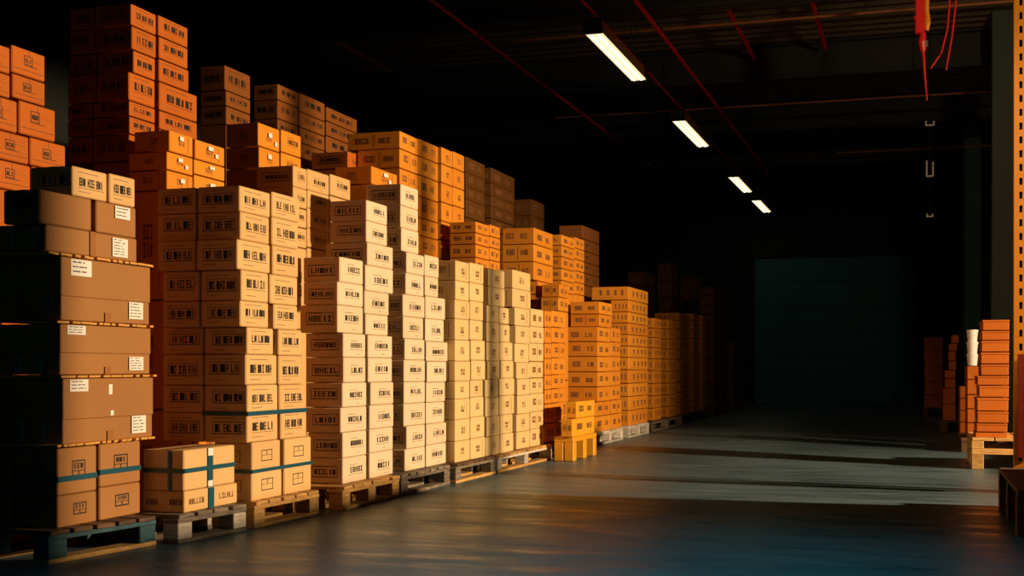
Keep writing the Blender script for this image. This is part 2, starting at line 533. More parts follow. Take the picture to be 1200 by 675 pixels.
   ('near',2,-3.75,-3.5,12.14,12.388,0.987,1.138),
   ('near',3,-3.75,-3.5,12.14,12.388,0.82,0.987),
   ('near',4,-3.75,-3.5,12.14,12.388,0.677,0.82),
   ('near',5,-3.75,-3.5,12.14,12.388,0.535,0.677),
   ('near',6,-3.75,-3.5,12.14,12.483,0.343,0.535),
   ('near',7,-3.75,-3.5,12.14,12.483,0.15,0.343),
  ]),
  ('amber', 'mark2', [
   ('far',0,-3.75,-3.5,12.404,12.912,1.307,1.476),
   ('far',1,-3.75,-3.5,12.404,12.912,1.147,1.307),
   ('far',2,-3.75,-3.5,12.404,12.912,0.995,1.147),
   ('far',3,-3.75,-3.5,12.404,12.912,0.826,0.995),
   ('far',4,-3.75,-3.5,12.404,12.912,0.682,0.826),
   ('far',5,-3.75,-3.5,12.404,12.912,0.539,0.682),
   ('far',6,-3.75,-3.5,12.499,12.844,0.344,0.539),
   ('far',7,-3.75,-3.5,12.499,12.844,0.15,0.344),
  ]),
 ],
 'J': [
  ('amber', 'mark2', [
   ('near',0,-3.857,-3.5,14.42,15.05,1.517,1.665),
   ('near',1,-3.857,-3.5,14.42,15.025,1.369,1.517),
   ('near',2,-3.876,-3.5,14.337,14.982,1.196,1.369),
   ('near',3,-3.876,-3.5,14.337,14.982,1.024,1.196),
   ('near',4,-3.876,-3.5,14.337,14.982,0.846,1.024),
   ('near',5,-3.876,-3.5,14.337,14.982,0.673,0.846),
   ('near',6,-3.876,-3.5,14.337,14.982,0.5,0.673),
   ('near',7,-3.77,-3.5,14.214,14.982,0.333,0.5),
   ('near',8,-3.77,-3.5,14.214,14.982,0.15,0.333),
  ]),
  ('amber', 'mark2', [
   ('far',0,-3.78,-3.5,15.029,15.505,1.204,1.378),
   ('far',1,-3.78,-3.5,15.005,15.505,1.03,1.204),
   ('far',2,-3.78,-3.5,15.005,15.505,0.851,1.03),
   ('far',3,-3.78,-3.5,15.005,15.505,0.677,0.851),
   ('far',4,-3.78,-3.5,15.005,15.505,0.503,0.677),
   ('far',5,-3.78,-3.5,15.027,15.587,0.334,0.503),
   ('far',6,-3.78,-3.5,15.027,15.587,0.15,0.334),
  ]),
 ],
 'K': [
  ('amber', 'mark3', [
   ('near',0,-3.992,-3.5,15.982,17.201,1.758,1.932),
   ('near',1,-3.745,-3.5,15.982,17.201,1.606,1.758),
   ('near',2,-3.77,-3.5,15.982,17.201,1.465,1.606),
   ('near',3,-3.77,-3.5,15.982,17.201,1.318,1.465),
   ('near',4,-3.77,-3.5,15.982,17.201,1.171,1.318),
   ('near',5,-3.77,-3.5,15.982,17.201,1.025,1.171),
   ('near',6,-3.77,-3.5,15.982,17.201,0.867,1.025),
   ('near',7,-3.77,-3.5,15.982,17.201,0.693,0.867),
   ('near',8,-3.77,-3.5,15.982,17.201,0.525,0.693),
   ('near',9,-3.77,-3.5,15.982,17.201,0.346,0.525),
   ('near',10,-3.77,-3.5,15.982,17.201,0.15,0.346),
  ]),
 ],
 'L': [
  ('amber', 'mark3', [
   ('near',0,-3.79,-3.52,17.686,18.283,1.449,1.593),
   ('near',1,-3.79,-3.52,17.686,18.283,1.318,1.449),
   ('near',2,-3.79,-3.52,17.686,18.283,1.174,1.318),
   ('near',3,-3.79,-3.52,17.686,18.283,1.018,1.174),
   ('near',4,-3.79,-3.52,17.686,18.283,0.851,1.018),
   ('near',5,-3.79,-3.52,17.686,18.283,0.671,0.851),
   ('near',6,-3.79,-3.52,17.686,18.283,0.497,0.671),
   ('near',7,-3.79,-3.52,17.686,18.283,0.324,0.497),
   ('near',8,-3.79,-3.52,17.686,18.283,0.15,0.324),
  ]),
 ],
 'M': [
  ('amber', 'mark3', [
   ('near',0,-3.81,-3.54,18.887,19.56,1.47,1.612),
   ('near',1,-3.81,-3.54,18.887,19.56,1.322,1.47),
   ('near',2,-3.81,-3.54,18.887,19.56,1.174,1.322),
   ('near',3,-3.81,-3.54,18.887,19.56,1.02,1.174),
   ('near',4,-3.81,-3.54,18.887,19.56,0.839,1.02),
   ('near',5,-3.81,-3.54,18.887,19.56,0.659,0.839),
   ('near',6,-3.81,-3.54,18.887,19.56,0.485,0.659),
   ('near',7,-3.81,-3.54,18.887,19.56,0.311,0.485),
   ('near',8,-3.81,-3.54,18.887,19.56,0.15,0.311),
  ]),
 ],
 'N': [
  ('amber', 'mark3', [
   ('near',0,-3.96,-3.56,19.932,20.878,1.634,1.757),
   ('near',1,-3.96,-3.56,19.932,20.878,1.498,1.634),
   ('near',2,-3.96,-3.56,19.932,20.878,1.348,1.498),
   ('near',3,-3.96,-3.56,19.932,20.878,1.185,1.348),
   ('near',4,-3.96,-3.56,19.932,20.878,1.021,1.185),
   ('near',5,-3.96,-3.56,19.932,20.878,0.838,1.021),
   ('near',6,-3.96,-3.56,19.932,20.878,0.667,0.838),
   ('near',7,-3.96,-3.56,19.932,20.878,0.504,0.667),
   ('near',8,-3.96,-3.56,19.932,20.878,0.341,0.504),
   ('near',9,-3.96,-3.56,19.932,20.878,0.15,0.341),
  ]),
 ],
 'O': [
  ('amber', 'mark3', [
   ('near',0,-3.83,-3.56,21.255,21.869,1.681,1.796),
   ('near',1,-3.83,-3.56,21.255,21.869,1.537,1.681),
   ('near',2,-3.83,-3.56,21.255,21.869,1.379,1.537),
   ('near',3,-3.83,-3.56,21.255,21.869,1.207,1.379),
   ('near',4,-3.83,-3.56,21.255,21.869,1.034,1.207),
   ('near',5,-3.83,-3.56,21.255,21.869,0.854,1.034),
   ('near',6,-3.83,-3.56,21.255,21.869,0.682,0.854),
   ('near',7,-3.83,-3.56,21.255,21.869,0.509,0.682),
   ('near',8,-3.83,-3.56,21.255,21.869,0.337,0.509),
   ('near',9,-3.83,-3.56,21.255,21.869,0.15,0.337),
  ]),
 ],
 'P': [
  ('amber', 'mark3', [
   ('near',0,-3.85,-3.58,22.359,22.787,1.644,1.811),
   ('near',1,-3.85,-3.58,22.359,22.787,1.477,1.644),
   ('near',2,-3.85,-3.58,22.359,22.787,1.31,1.477),
   ('near',3,-3.85,-3.58,22.359,22.787,1.128,1.31),
   ('near',4,-3.85,-3.58,22.359,22.787,0.946,1.128),
   ('near',5,-3.85,-3.58,22.359,22.787,0.757,0.946),
   ('near',6,-3.85,-3.58,22.359,22.787,0.56,0.757),
   ('near',7,-3.85,-3.58,22.359,22.787,0.362,0.56),
   ('near',8,-3.85,-3.58,22.359,22.787,0.15,0.362),
  ]),
 ],
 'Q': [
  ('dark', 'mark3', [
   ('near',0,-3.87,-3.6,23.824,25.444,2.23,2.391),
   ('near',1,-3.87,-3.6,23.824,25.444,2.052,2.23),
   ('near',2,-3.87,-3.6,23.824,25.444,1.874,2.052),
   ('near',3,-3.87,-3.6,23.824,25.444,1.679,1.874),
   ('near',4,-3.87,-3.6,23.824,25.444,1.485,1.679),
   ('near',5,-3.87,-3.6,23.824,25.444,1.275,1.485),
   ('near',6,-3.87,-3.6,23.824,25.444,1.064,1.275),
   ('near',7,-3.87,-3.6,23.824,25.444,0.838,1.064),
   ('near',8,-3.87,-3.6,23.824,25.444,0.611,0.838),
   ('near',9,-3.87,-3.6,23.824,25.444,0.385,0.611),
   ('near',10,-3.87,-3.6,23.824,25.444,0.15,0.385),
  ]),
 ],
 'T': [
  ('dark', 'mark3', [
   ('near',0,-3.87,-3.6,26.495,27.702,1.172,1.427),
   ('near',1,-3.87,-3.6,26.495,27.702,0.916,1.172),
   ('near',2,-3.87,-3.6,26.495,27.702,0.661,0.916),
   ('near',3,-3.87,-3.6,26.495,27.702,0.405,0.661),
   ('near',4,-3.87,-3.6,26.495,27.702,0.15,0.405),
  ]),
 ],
 'R1': [
  ('rust', 'label', [
   ('near',0,-4.95,-4.6,5.699,5.979,2.476,2.628),
   ('near',1,-4.95,-4.6,5.706,5.979,2.343,2.476),
   ('near',2,-4.95,-4.6,5.757,6.068,2.159,2.343),
   ('near',3,-4.95,-4.6,5.85,6.158,2.003,2.159),
   ('near',4,-4.95,-4.6,5.864,6.189,1.847,2.003),
   ('hidden',5,-4.95,-4.6,5.864,6.189,1.231,1.847),
   ('hidden',6,-4.95,-4.6,5.864,6.189,0.616,1.231),
   ('hidden',7,-4.95,-4.6,5.864,6.189,0,0.616),
  ]),
  ('rust', 'label', [
   ('first',0,-4.95,-4.6,5.439,5.692,2.458,2.604),
   ('first',1,-4.95,-4.6,5.439,5.692,2.33,2.458),
   ('first',2,-4.95,-4.6,5.477,5.75,2.154,2.33),
   ('first',3,-4.95,-4.6,5.54,5.843,1.999,2.154),
   ('first',4,-4.95,-4.6,5.553,5.857,1.845,1.999),
   ('hidden',5,-4.95,-4.6,5.553,5.857,1.23,1.845),
   ('hidden',6,-4.95,-4.6,5.553,5.857,0.615,1.23),
   ('hidden',7,-4.95,-4.6,5.553,5.857,0,0.615),
  ]),
 ],
 'R2': [
  ('rust', 'bar3', [
   ('near',0,-4.87,-4.6,6.786,7.064,3.005,3.141),
   ('inner',0,-5.051,-4.876,6.786,7.086,3.005,3.141),
   ('near',1,-4.87,-4.6,6.795,7.064,2.858,3.005),
   ('inner',1,-5.057,-4.876,6.795,7.095,2.858,3.005),
   ('near',2,-4.87,-4.6,6.813,7.054,2.717,2.858),
   ('inner',2,-5.071,-4.876,6.813,7.113,2.717,2.858),
   ('near',3,-4.841,-4.6,6.764,7.05,2.539,2.717),
   ('inner',3,-5.053,-4.847,6.764,7.064,2.539,2.717),
   ('near',4,-4.87,-4.6,6.769,7.05,2.444,2.539),
   ('inner',4,-5.056,-4.876,6.769,7.069,2.444,2.539),
   ('near',5,-4.87,-4.6,6.769,7.05,2.334,2.444),
   ('inner',5,-5.056,-4.876,6.769,7.069,2.334,2.444),
   ('near',6,-4.87,-4.6,6.769,7.05,2.167,2.334),
   ('inner',6,-5.056,-4.876,6.769,7.069,2.167,2.334),
   ('hidden',7,-4.87,-4.6,6.769,7.05,1.445,2.167),
   ('hidden',8,-4.87,-4.6,6.769,7.05,0.722,1.445),
   ('hidden',9,-4.87,-4.6,6.769,7.05,0,0.722),
  ]),
  ('rust', 'bar3', [
   ('far',0,-4.82,-4.6,7.083,7.433,3.013,3.149),
   ('far',1,-4.82,-4.6,7.093,7.433,2.872,3.013),
   ('far',2,-4.82,-4.6,7.093,7.444,2.725,2.872),
   ('far',3,-4.82,-4.6,7.093,7.549,2.541,2.725),
   ('far',4,-4.82,-4.6,7.093,7.549,2.421,2.541),
   ('far',5,-4.82,-4.6,7.093,7.549,2.312,2.421),
   ('hidden',6,-4.82,-4.6,7.093,7.549,1.542,2.312),
   ('hidden',7,-4.82,-4.6,7.093,7.549,0.771,1.542),
   ('hidden',8,-4.82,-4.6,7.093,7.549,0,0.771),
  ]),
 ],
 'R3': [
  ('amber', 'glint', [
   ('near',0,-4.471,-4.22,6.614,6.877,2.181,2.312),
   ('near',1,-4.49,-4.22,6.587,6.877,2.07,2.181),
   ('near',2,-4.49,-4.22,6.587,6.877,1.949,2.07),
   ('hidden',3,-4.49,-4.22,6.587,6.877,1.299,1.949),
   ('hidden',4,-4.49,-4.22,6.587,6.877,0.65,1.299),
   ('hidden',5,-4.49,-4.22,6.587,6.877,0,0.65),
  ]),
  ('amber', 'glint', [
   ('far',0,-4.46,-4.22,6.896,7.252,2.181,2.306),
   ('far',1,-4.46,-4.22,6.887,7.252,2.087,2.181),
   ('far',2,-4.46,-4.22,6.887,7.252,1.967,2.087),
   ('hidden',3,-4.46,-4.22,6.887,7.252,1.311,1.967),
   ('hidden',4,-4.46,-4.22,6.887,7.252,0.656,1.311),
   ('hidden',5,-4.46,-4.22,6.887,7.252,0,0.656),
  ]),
 ],
 'R4': [
  ('tan', 'text', [
   ('near',0,-4.497,-4.2,8.153,8.365,2.178,2.328),
   ('near',1,-4.497,-4.2,8.153,8.365,2.039,2.178),
   ('near',2,-4.497,-4.2,8.153,8.365,1.9,2.039),
   ('near',3,-4.497,-4.2,8.153,8.365,1.756,1.9),
   ('hidden',4,-4.497,-4.2,8.153,8.365,1.171,1.756),
   ('hidden',5,-4.497,-4.2,8.153,8.365,0.585,1.171),
   ('hidden',6,-4.497,-4.2,8.153,8.365,0,0.585),
  ]),
  ('tan', 'text', [
   ('middle',0,-4.5,-4.2,8.373,8.731,2.183,2.337),
   ('middle',1,-4.5,-4.2,8.373,8.731,2.053,2.183),
   ('middle',2,-4.5,-4.2,8.373,8.731,1.908,2.053),
   ('middle',3,-4.5,-4.2,8.373,8.731,1.77,1.908),
   ('hidden',4,-4.5,-4.2,8.373,8.731,1.18,1.77),
   ('hidden',5,-4.5,-4.2,8.373,8.731,0.59,1.18),
   ('hidden',6,-4.5,-4.2,8.373,8.731,0,0.59),
  ]),
  ('tan', 'text', [
   ('far',0,-4.5,-4.2,8.75,9.109,2.194,2.354),
   ('far',1,-4.5,-4.2,8.75,9.109,2.06,2.194),
   ('far',2,-4.5,-4.2,8.75,9.109,1.919,2.06),
   ('far',3,-4.5,-4.2,8.75,9.109,1.784,1.919),
   ('hidden',4,-4.5,-4.2,8.75,9.109,1.189,1.784),
   ('hidden',5,-4.5,-4.2,8.75,9.109,0.595,1.189),
   ('hidden',6,-4.5,-4.2,8.75,9.109,-0,0.595),
  ]),
 ],
 'R5': [
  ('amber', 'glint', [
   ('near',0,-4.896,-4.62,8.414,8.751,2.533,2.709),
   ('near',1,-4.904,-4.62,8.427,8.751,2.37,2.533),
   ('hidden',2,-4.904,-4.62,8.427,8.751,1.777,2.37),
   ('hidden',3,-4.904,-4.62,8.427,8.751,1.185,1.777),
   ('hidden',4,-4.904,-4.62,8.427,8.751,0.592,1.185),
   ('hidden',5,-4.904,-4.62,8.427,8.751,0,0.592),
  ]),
  ('amber', 'text', [
   ('far',0,-4.89,-4.62,8.772,9.105,2.546,2.721),
   ('far',1,-4.89,-4.62,8.772,9.105,2.39,2.546),
   ('hidden',2,-4.89,-4.62,8.772,9.105,1.792,2.39),
   ('hidden',3,-4.89,-4.62,8.772,9.105,1.195,1.792),
   ('hidden',4,-4.89,-4.62,8.772,9.105,0.597,1.195),
   ('hidden',5,-4.89,-4.62,8.772,9.105,0,0.597),
  ]),
 ],
 'R6': [
  ('brown', 'bar3', [
   ('near',0,-5.743,-5.5,9.451,9.881,3.215,3.425),
   ('near',1,-5.755,-5.5,9.472,9.881,3.087,3.215),
   ('near',2,-5.755,-5.5,9.472,9.881,2.93,3.087),
   ('hidden',3,-5.755,-5.5,9.472,9.881,2.197,2.93),
   ('hidden',4,-5.755,-5.5,9.472,9.881,1.465,2.197),
   ('hidden',5,-5.755,-5.5,9.472,9.881,0.732,1.465),
   ('hidden',6,-5.755,-5.5,9.472,9.881,0,0.732),
  ]),
 ],
 'R7': [
  ('brown', 'bar3', [
   ('near',0,-5.646,-5.4,10.189,10.583,3.275,3.418),
   ('near',1,-5.646,-5.4,10.189,10.583,3.108,3.275),
   ('near',2,-5.646,-5.4,10.189,10.583,2.957,3.108),
   ('hidden',3,-5.646,-5.4,10.189,10.583,2.366,2.957),
   ('hidden',4,-5.646,-5.4,10.189,10.583,1.774,2.366),
   ('hidden',5,-5.646,-5.4,10.189,10.583,1.183,1.774),
   ('hidden',6,-5.646,-5.4,10.189,10.583,0.591,1.183),
   ('hidden',7,-5.646,-5.4,10.189,10.583,0,0.591),
  ]),
  ('brown', 'bar3', [
   ('middle',0,-5.7,-5.4,10.608,11.132,3.249,3.425),
   ('middle',1,-5.7,-5.4,10.608,11.132,3.108,3.249),
   ('middle',2,-5.7,-5.4,10.608,11.132,2.967,3.108),
   ('middle',3,-5.7,-5.4,10.608,11.132,2.826,2.967),
   ('hidden',4,-5.7,-5.4,10.608,11.132,2.119,2.826),
   ('hidden',5,-5.7,-5.4,10.608,11.132,1.413,2.119),
   ('hidden',6,-5.7,-5.4,10.608,11.132,0.706,1.413),
   ('hidden',7,-5.7,-5.4,10.608,11.132,0,0.706),
  ]),
  ('brown', 'bar3', [
   ('far',0,-5.7,-5.4,11.169,11.876,3.266,3.405),
   ('far',1,-5.7,-5.4,11.169,11.876,3.126,3.266),
   ('far',2,-5.7,-5.4,11.169,11.876,2.963,3.126),
   ('hidden',3,-5.7,-5.4,11.169,11.876,2.37,2.963),
   ('hidden',4,-5.7,-5.4,11.169,11.876,1.778,2.37),
   ('hidden',5,-5.7,-5.4,11.169,11.876,1.185,1.778),
   ('hidden',6,-5.7,-5.4,11.169,11.876,0.593,1.185),
   ('hidden',7,-5.7,-5.4,11.169,11.876,0,0.593),
  ]),
 ],
 'R8': [
  ('amber', 'mark2', [
   ('near',0,-4.581,-4.1,9.868,10.288,2.724,2.873),
   ('near',1,-4.495,-4.1,9.868,10.288,2.561,2.724),
   ('near',2,-4.37,-4.1,9.868,10.288,2.412,2.561),
   ('hidden',3,-4.37,-4.1,9.868,10.288,1.809,2.412),
   ('hidden',4,-4.37,-4.1,9.868,10.288,1.206,1.809),
   ('hidden',5,-4.37,-4.1,9.868,10.288,0.603,1.206),
   ('hidden',6,-4.37,-4.1,9.868,10.288,0,0.603),
  ]),
  ('amber', 'mark2', [
   ('far',0,-4.38,-4.1,10.3,10.764,2.728,2.883),
   ('far',1,-4.38,-4.1,10.3,10.764,2.566,2.728),
   ('far',2,-4.38,-4.1,10.3,10.764,2.382,2.566),
   ('far',3,-4.38,-4.1,10.3,10.764,2.197,2.382),
   ('far',4,-4.38,-4.1,10.3,10.764,2.043,2.197),
   ('far',5,-4.38,-4.1,10.3,10.764,1.873,2.043),
   ('hidden',6,-4.38,-4.1,10.3,10.764,1.249,1.873),
   ('hidden',7,-4.38,-4.1,10.3,10.764,0.624,1.249),
   ('hidden',8,-4.38,-4.1,10.3,10.764,0,0.624),
  ]),
 ],
 'R8b': [
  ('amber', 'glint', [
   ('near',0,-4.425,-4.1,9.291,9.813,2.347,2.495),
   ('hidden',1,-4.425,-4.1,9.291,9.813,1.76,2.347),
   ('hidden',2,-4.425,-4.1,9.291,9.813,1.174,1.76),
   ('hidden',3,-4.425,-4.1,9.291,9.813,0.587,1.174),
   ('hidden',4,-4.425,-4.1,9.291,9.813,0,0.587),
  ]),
 ],
 'R8c': [
  ('rust', 'text', [
   ('near',0,-4.844,-4.5,9.71,9.983,2.549,2.698),
   ('hidden',1,-4.844,-4.5,9.71,9.983,1.912,2.549),
   ('hidden',2,-4.844,-4.5,9.71,9.983,1.274,1.912),
   ('hidden',3,-4.844,-4.5,9.71,9.983,0.637,1.274),
   ('hidden',4,-4.844,-4.5,9.71,9.983,0,0.637),
  ]),
 ],
 'R10': [
  ('amber', 'mark', [
   ('near',0,-4.57,-4.3,11.379,11.684,2.835,2.997),
   ('near',1,-4.57,-4.3,11.379,11.684,2.657,2.835),
   ('near',2,-4.57,-4.3,11.379,11.684,2.471,2.657),
   ('near',3,-4.57,-4.3,11.379,11.684,2.293,2.471),
   ('near',4,-4.57,-4.3,11.379,11.684,2.115,2.293),
   ('near',5,-4.57,-4.3,11.379,11.684,1.928,2.115),
   ('hidden',6,-4.57,-4.3,11.379,11.684,1.286,1.928),
   ('hidden',7,-4.57,-4.3,11.379,11.684,0.643,1.286),
   ('hidden',8,-4.57,-4.3,11.379,11.684,0,0.643),
  ]),
  ('amber', 'mark', [
   ('far',0,-4.58,-4.3,11.698,12.016,2.842,3.008),
   ('far',1,-4.58,-4.3,11.698,12.016,2.66,2.842),
   ('far',2,-4.58,-4.3,11.698,12.016,2.477,2.66),
   ('far',3,-4.58,-4.3,11.698,12.016,2.294,2.477),
   ('far',4,-4.58,-4.3,11.698,12.016,2.116,2.294),
   ('far',5,-4.58,-4.3,11.698,12.016,1.929,2.116),
   ('hidden',6,-4.58,-4.3,11.698,12.016,1.286,1.929),
   ('hidden',7,-4.58,-4.3,11.698,12.016,0.643,1.286),
   ('hidden',8,-4.58,-4.3,11.698,12.016,0,0.643),
  ]),
 ],
 'R11': [
  ('amber', 'mark2', [
   ('near',0,-4.22,-3.95,11.359,11.761,2.166,2.274),
   ('near',1,-4.22,-3.95,11.359,11.761,2.058,2.166),
   ('near',2,-4.22,-3.95,11.359,11.761,1.934,2.058),
   ('near',3,-4.22,-3.95,11.359,11.761,1.814,1.934),
   ('hidden',4,-4.22,-3.95,11.359,11.761,1.209,1.814),
   ('hidden',5,-4.22,-3.95,11.359,11.761,0.605,1.209),
   ('hidden',6,-4.22,-3.95,11.359,11.761,0,0.605),
  ]),
  ('amber', 'mark2', [
   ('far',0,-4.21,-3.95,11.774,12.094,2.175,2.291),
   ('far',1,-4.21,-3.95,11.774,12.094,2.067,2.175),
   ('far',2,-4.21,-3.95,11.774,12.094,1.943,2.067),
   ('far',3,-4.21,-3.95,11.774,12.094,1.827,1.943),
   ('hidden',4,-4.21,-3.95,11.774,12.094,1.218,1.827),
   ('hidden',5,-4.21,-3.95,11.774,12.094,0.609,1.218),
   ('hidden',6,-4.21,-3.95,11.774,12.094,0,0.609),
  ]),
 ],
 'R12': [
  ('amber', 'mark2', [
   ('near',0,-4.319,-3.95,13.268,14.034,2.235,2.416),
   ('near',1,-4.319,-3.95,13.268,14.034,2.045,2.235),
   ('near',2,-4.319,-3.95,13.268,14.034,1.845,2.045),
   ('near',3,-4.22,-3.95,13.432,14.052,1.697,1.845),
   ('near',4,-4.22,-3.95,13.432,14.052,1.53,1.697),
   ('hidden',5,-4.22,-3.95,13.432,14.052,0.765,1.53),
   ('hidden',6,-4.22,-3.95,13.432,14.052,0,0.765),
  ]),
 ],
 'R12b': [
  ('amber', 'mark2', [
   ('near',0,-3.91,-3.7,13.402,13.777,1.663,1.807),
   ('near',1,-3.91,-3.7,13.368,13.777,1.511,1.663),
   ('hidden',2,-3.91,-3.7,13.368,13.777,0.755,1.511),
   ('hidden',3,-3.91,-3.7,13.368,13.777,0,0.755),
  ]),
 ],
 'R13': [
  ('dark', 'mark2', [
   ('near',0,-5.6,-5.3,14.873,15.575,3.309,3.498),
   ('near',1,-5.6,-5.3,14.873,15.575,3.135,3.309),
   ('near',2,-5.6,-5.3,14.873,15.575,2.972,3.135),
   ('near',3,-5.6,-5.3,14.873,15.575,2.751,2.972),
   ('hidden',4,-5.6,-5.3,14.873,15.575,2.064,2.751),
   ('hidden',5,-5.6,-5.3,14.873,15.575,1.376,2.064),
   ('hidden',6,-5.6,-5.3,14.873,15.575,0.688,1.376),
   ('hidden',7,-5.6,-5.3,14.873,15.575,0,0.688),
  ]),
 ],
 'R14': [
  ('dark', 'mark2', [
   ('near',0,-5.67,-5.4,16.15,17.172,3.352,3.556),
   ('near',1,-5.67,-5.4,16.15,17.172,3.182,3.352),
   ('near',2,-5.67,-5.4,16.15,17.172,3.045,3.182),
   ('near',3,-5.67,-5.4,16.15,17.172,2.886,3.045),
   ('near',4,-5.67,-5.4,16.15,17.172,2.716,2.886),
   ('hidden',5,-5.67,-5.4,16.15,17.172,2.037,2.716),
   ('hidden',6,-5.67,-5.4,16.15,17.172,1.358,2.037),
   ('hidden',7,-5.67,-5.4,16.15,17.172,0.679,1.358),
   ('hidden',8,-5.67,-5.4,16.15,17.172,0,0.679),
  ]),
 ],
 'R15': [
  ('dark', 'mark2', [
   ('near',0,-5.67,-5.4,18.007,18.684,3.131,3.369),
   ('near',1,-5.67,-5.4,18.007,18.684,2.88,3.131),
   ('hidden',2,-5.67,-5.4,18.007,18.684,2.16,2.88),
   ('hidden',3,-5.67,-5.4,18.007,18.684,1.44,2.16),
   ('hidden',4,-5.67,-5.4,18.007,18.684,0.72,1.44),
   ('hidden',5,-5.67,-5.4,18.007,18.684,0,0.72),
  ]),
 ],
 'R16': [
  ('amber', 'mark2', [
   ('near',0,-4.22,-3.95,14.401,14.998,2.323,2.452),
   ('near',1,-4.22,-3.95,14.401,14.998,2.193,2.323),
   ('near',2,-4.22,-3.95,14.401,14.998,2.054,2.193),
   ('near',3,-4.22,-3.95,14.401,14.998,1.915,2.054),
   ('near',4,-4.22,-3.95,14.401,14.998,1.775,1.915),
   ('hidden',5,-4.22,-3.95,14.401,14.998,1.184,1.775),
   ('hidden',6,-4.22,-3.95,14.401,14.998,0.592,1.184),
   ('hidden',7,-4.22,-3.95,14.401,14.998,0,0.592),
  ]),
  ('amber', 'mark2', [
   ('far',0,-4.21,-3.95,15.019,15.465,2.348,2.482),
   ('far',1,-4.21,-3.95,15.019,15.465,2.213,2.348),
   ('far',2,-4.21,-3.95,15.019,15.465,2.074,2.213),
   ('far',3,-4.21,-3.95,15.019,15.465,1.934,2.074),
   ('far',4,-4.21,-3.95,15.019,15.465,1.789,1.934),
   ('hidden',5,-4.21,-3.95,15.019,15.465,1.193,1.789),
   ('hidden',6,-4.21,-3.95,15.019,15.465,0.596,1.193),
   ('hidden',7,-4.21,-3.95,15.019,15.465,0,0.596),
  ]),
 ],
 'R17': [
  ('brown', 'mark2', [
   ('near',0,-4.688,-4.35,16.937,17.896,2.658,2.844),
   ('near',1,-4.688,-4.35,16.937,17.896,2.495,2.658),
   ('near',2,-4.688,-4.35,16.937,17.896,2.343,2.495),
   ('near',3,-4.688,-4.35,16.937,17.896,2.192,2.343),
   ('near',4,-4.688,-4.35,16.937,17.896,2.029,2.192),
   ('hidden',5,-4.688,-4.35,16.937,17.896,1.353,2.029),
   ('hidden',6,-4.688,-4.35,16.937,17.896,0.676,1.353),
   ('hidden',7,-4.688,-4.35,16.937,17.896,0,0.676),
  ]),
 ],
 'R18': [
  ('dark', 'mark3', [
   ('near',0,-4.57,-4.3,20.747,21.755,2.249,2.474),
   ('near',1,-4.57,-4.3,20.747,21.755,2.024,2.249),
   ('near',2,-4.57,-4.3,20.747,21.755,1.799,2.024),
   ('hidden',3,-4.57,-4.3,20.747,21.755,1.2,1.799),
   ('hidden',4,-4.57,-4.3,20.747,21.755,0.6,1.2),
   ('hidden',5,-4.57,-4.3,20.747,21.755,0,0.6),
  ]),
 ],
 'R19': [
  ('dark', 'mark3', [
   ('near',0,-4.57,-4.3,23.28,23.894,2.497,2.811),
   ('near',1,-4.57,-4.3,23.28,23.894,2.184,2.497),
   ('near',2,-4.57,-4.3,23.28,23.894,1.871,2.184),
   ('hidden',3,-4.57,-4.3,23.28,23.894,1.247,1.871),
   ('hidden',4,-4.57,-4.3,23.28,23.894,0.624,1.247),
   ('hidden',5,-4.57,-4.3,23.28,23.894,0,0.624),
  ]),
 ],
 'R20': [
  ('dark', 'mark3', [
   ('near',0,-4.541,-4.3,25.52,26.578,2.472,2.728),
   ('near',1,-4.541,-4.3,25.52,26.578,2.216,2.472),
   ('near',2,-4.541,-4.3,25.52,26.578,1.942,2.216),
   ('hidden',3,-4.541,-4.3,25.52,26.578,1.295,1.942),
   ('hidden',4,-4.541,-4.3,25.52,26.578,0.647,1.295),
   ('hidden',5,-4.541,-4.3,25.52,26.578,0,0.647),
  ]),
 ],
 'V': [
  ('rust', 'tray', [
   ('near',0,0.545,0.769,12,12.55,1.223,1.321),
   ('near',1,0.538,0.769,12,12.55,1.136,1.223),
   ('near',2,0.538,0.769,12,12.55,1.034,1.136),
   ('near',3,0.531,0.766,12,12.55,0.929,1.034),
   ('near',4,0.531,0.766,12,12.55,0.827,0.929),
   ('near',5,0.502,0.766,12,12.55,0.74,0.827),
   ('near',6,0.516,0.766,12,12.55,0.635,0.74),
   ('near',7,0.499,0.762,12,12.55,0.514,0.635),
   ('near',8,0.502,0.762,12,12.55,0.408,0.514),
   ('near',9,0.495,0.755,12,12.55,0.329,0.408),
   ('near',10,0.488,0.755,12,12.55,0.28,0.329),
  ]),
 ],
 'W': [
  ('rust', 'tray', [
   ('near',0,0.5,0.62,14.4,15,0.769,0.914),
   ('near',1,0.5,0.62,14.4,15,0.609,0.769),
   ('near',2,0.5,0.62,14.4,15,0.459,0.609),
   ('near',3,0.5,0.62,14.4,15,0.31,0.459),
   ('near',4,0.5,0.62,14.4,15,0.15,0.31),
  ]),
 ],
 'W2': [
  ('rust', 'tray', [
   ('near',0,0.458,0.522,15.4,15.9,0.547,0.687),
   ('near',1,0.458,0.522,15.4,15.9,0.408,0.547),
   ('near',2,0.458,0.522,15.4,15.9,0.279,0.408),
   ('near',3,0.458,0.522,15.4,15.9,0.15,0.279),
  ]),
 ],
 'X': [
  ('rust', 'tray', [
   ('near',0,0.457,0.559,19,19.6,1.236,1.355),
   ('near',1,0.423,0.536,19,19.6,1.123,1.236),
   ('near',2,0.417,0.519,19,19.6,0.991,1.123),
   ('near',3,0.423,0.525,19,19.6,0.859,0.991),
   ('near',4,0.366,0.514,19,19.6,0.74,0.859),
   ('near',5,0.366,0.514,19,19.6,0.602,0.74),
   ('near',6,0.343,0.514,19,19.6,0.376,0.602),
   ('near',7,0.343,0.514,19,19.6,0.15,0.376),
  ]),
 ],
 'Z': [
  ('rust', 'tray', [
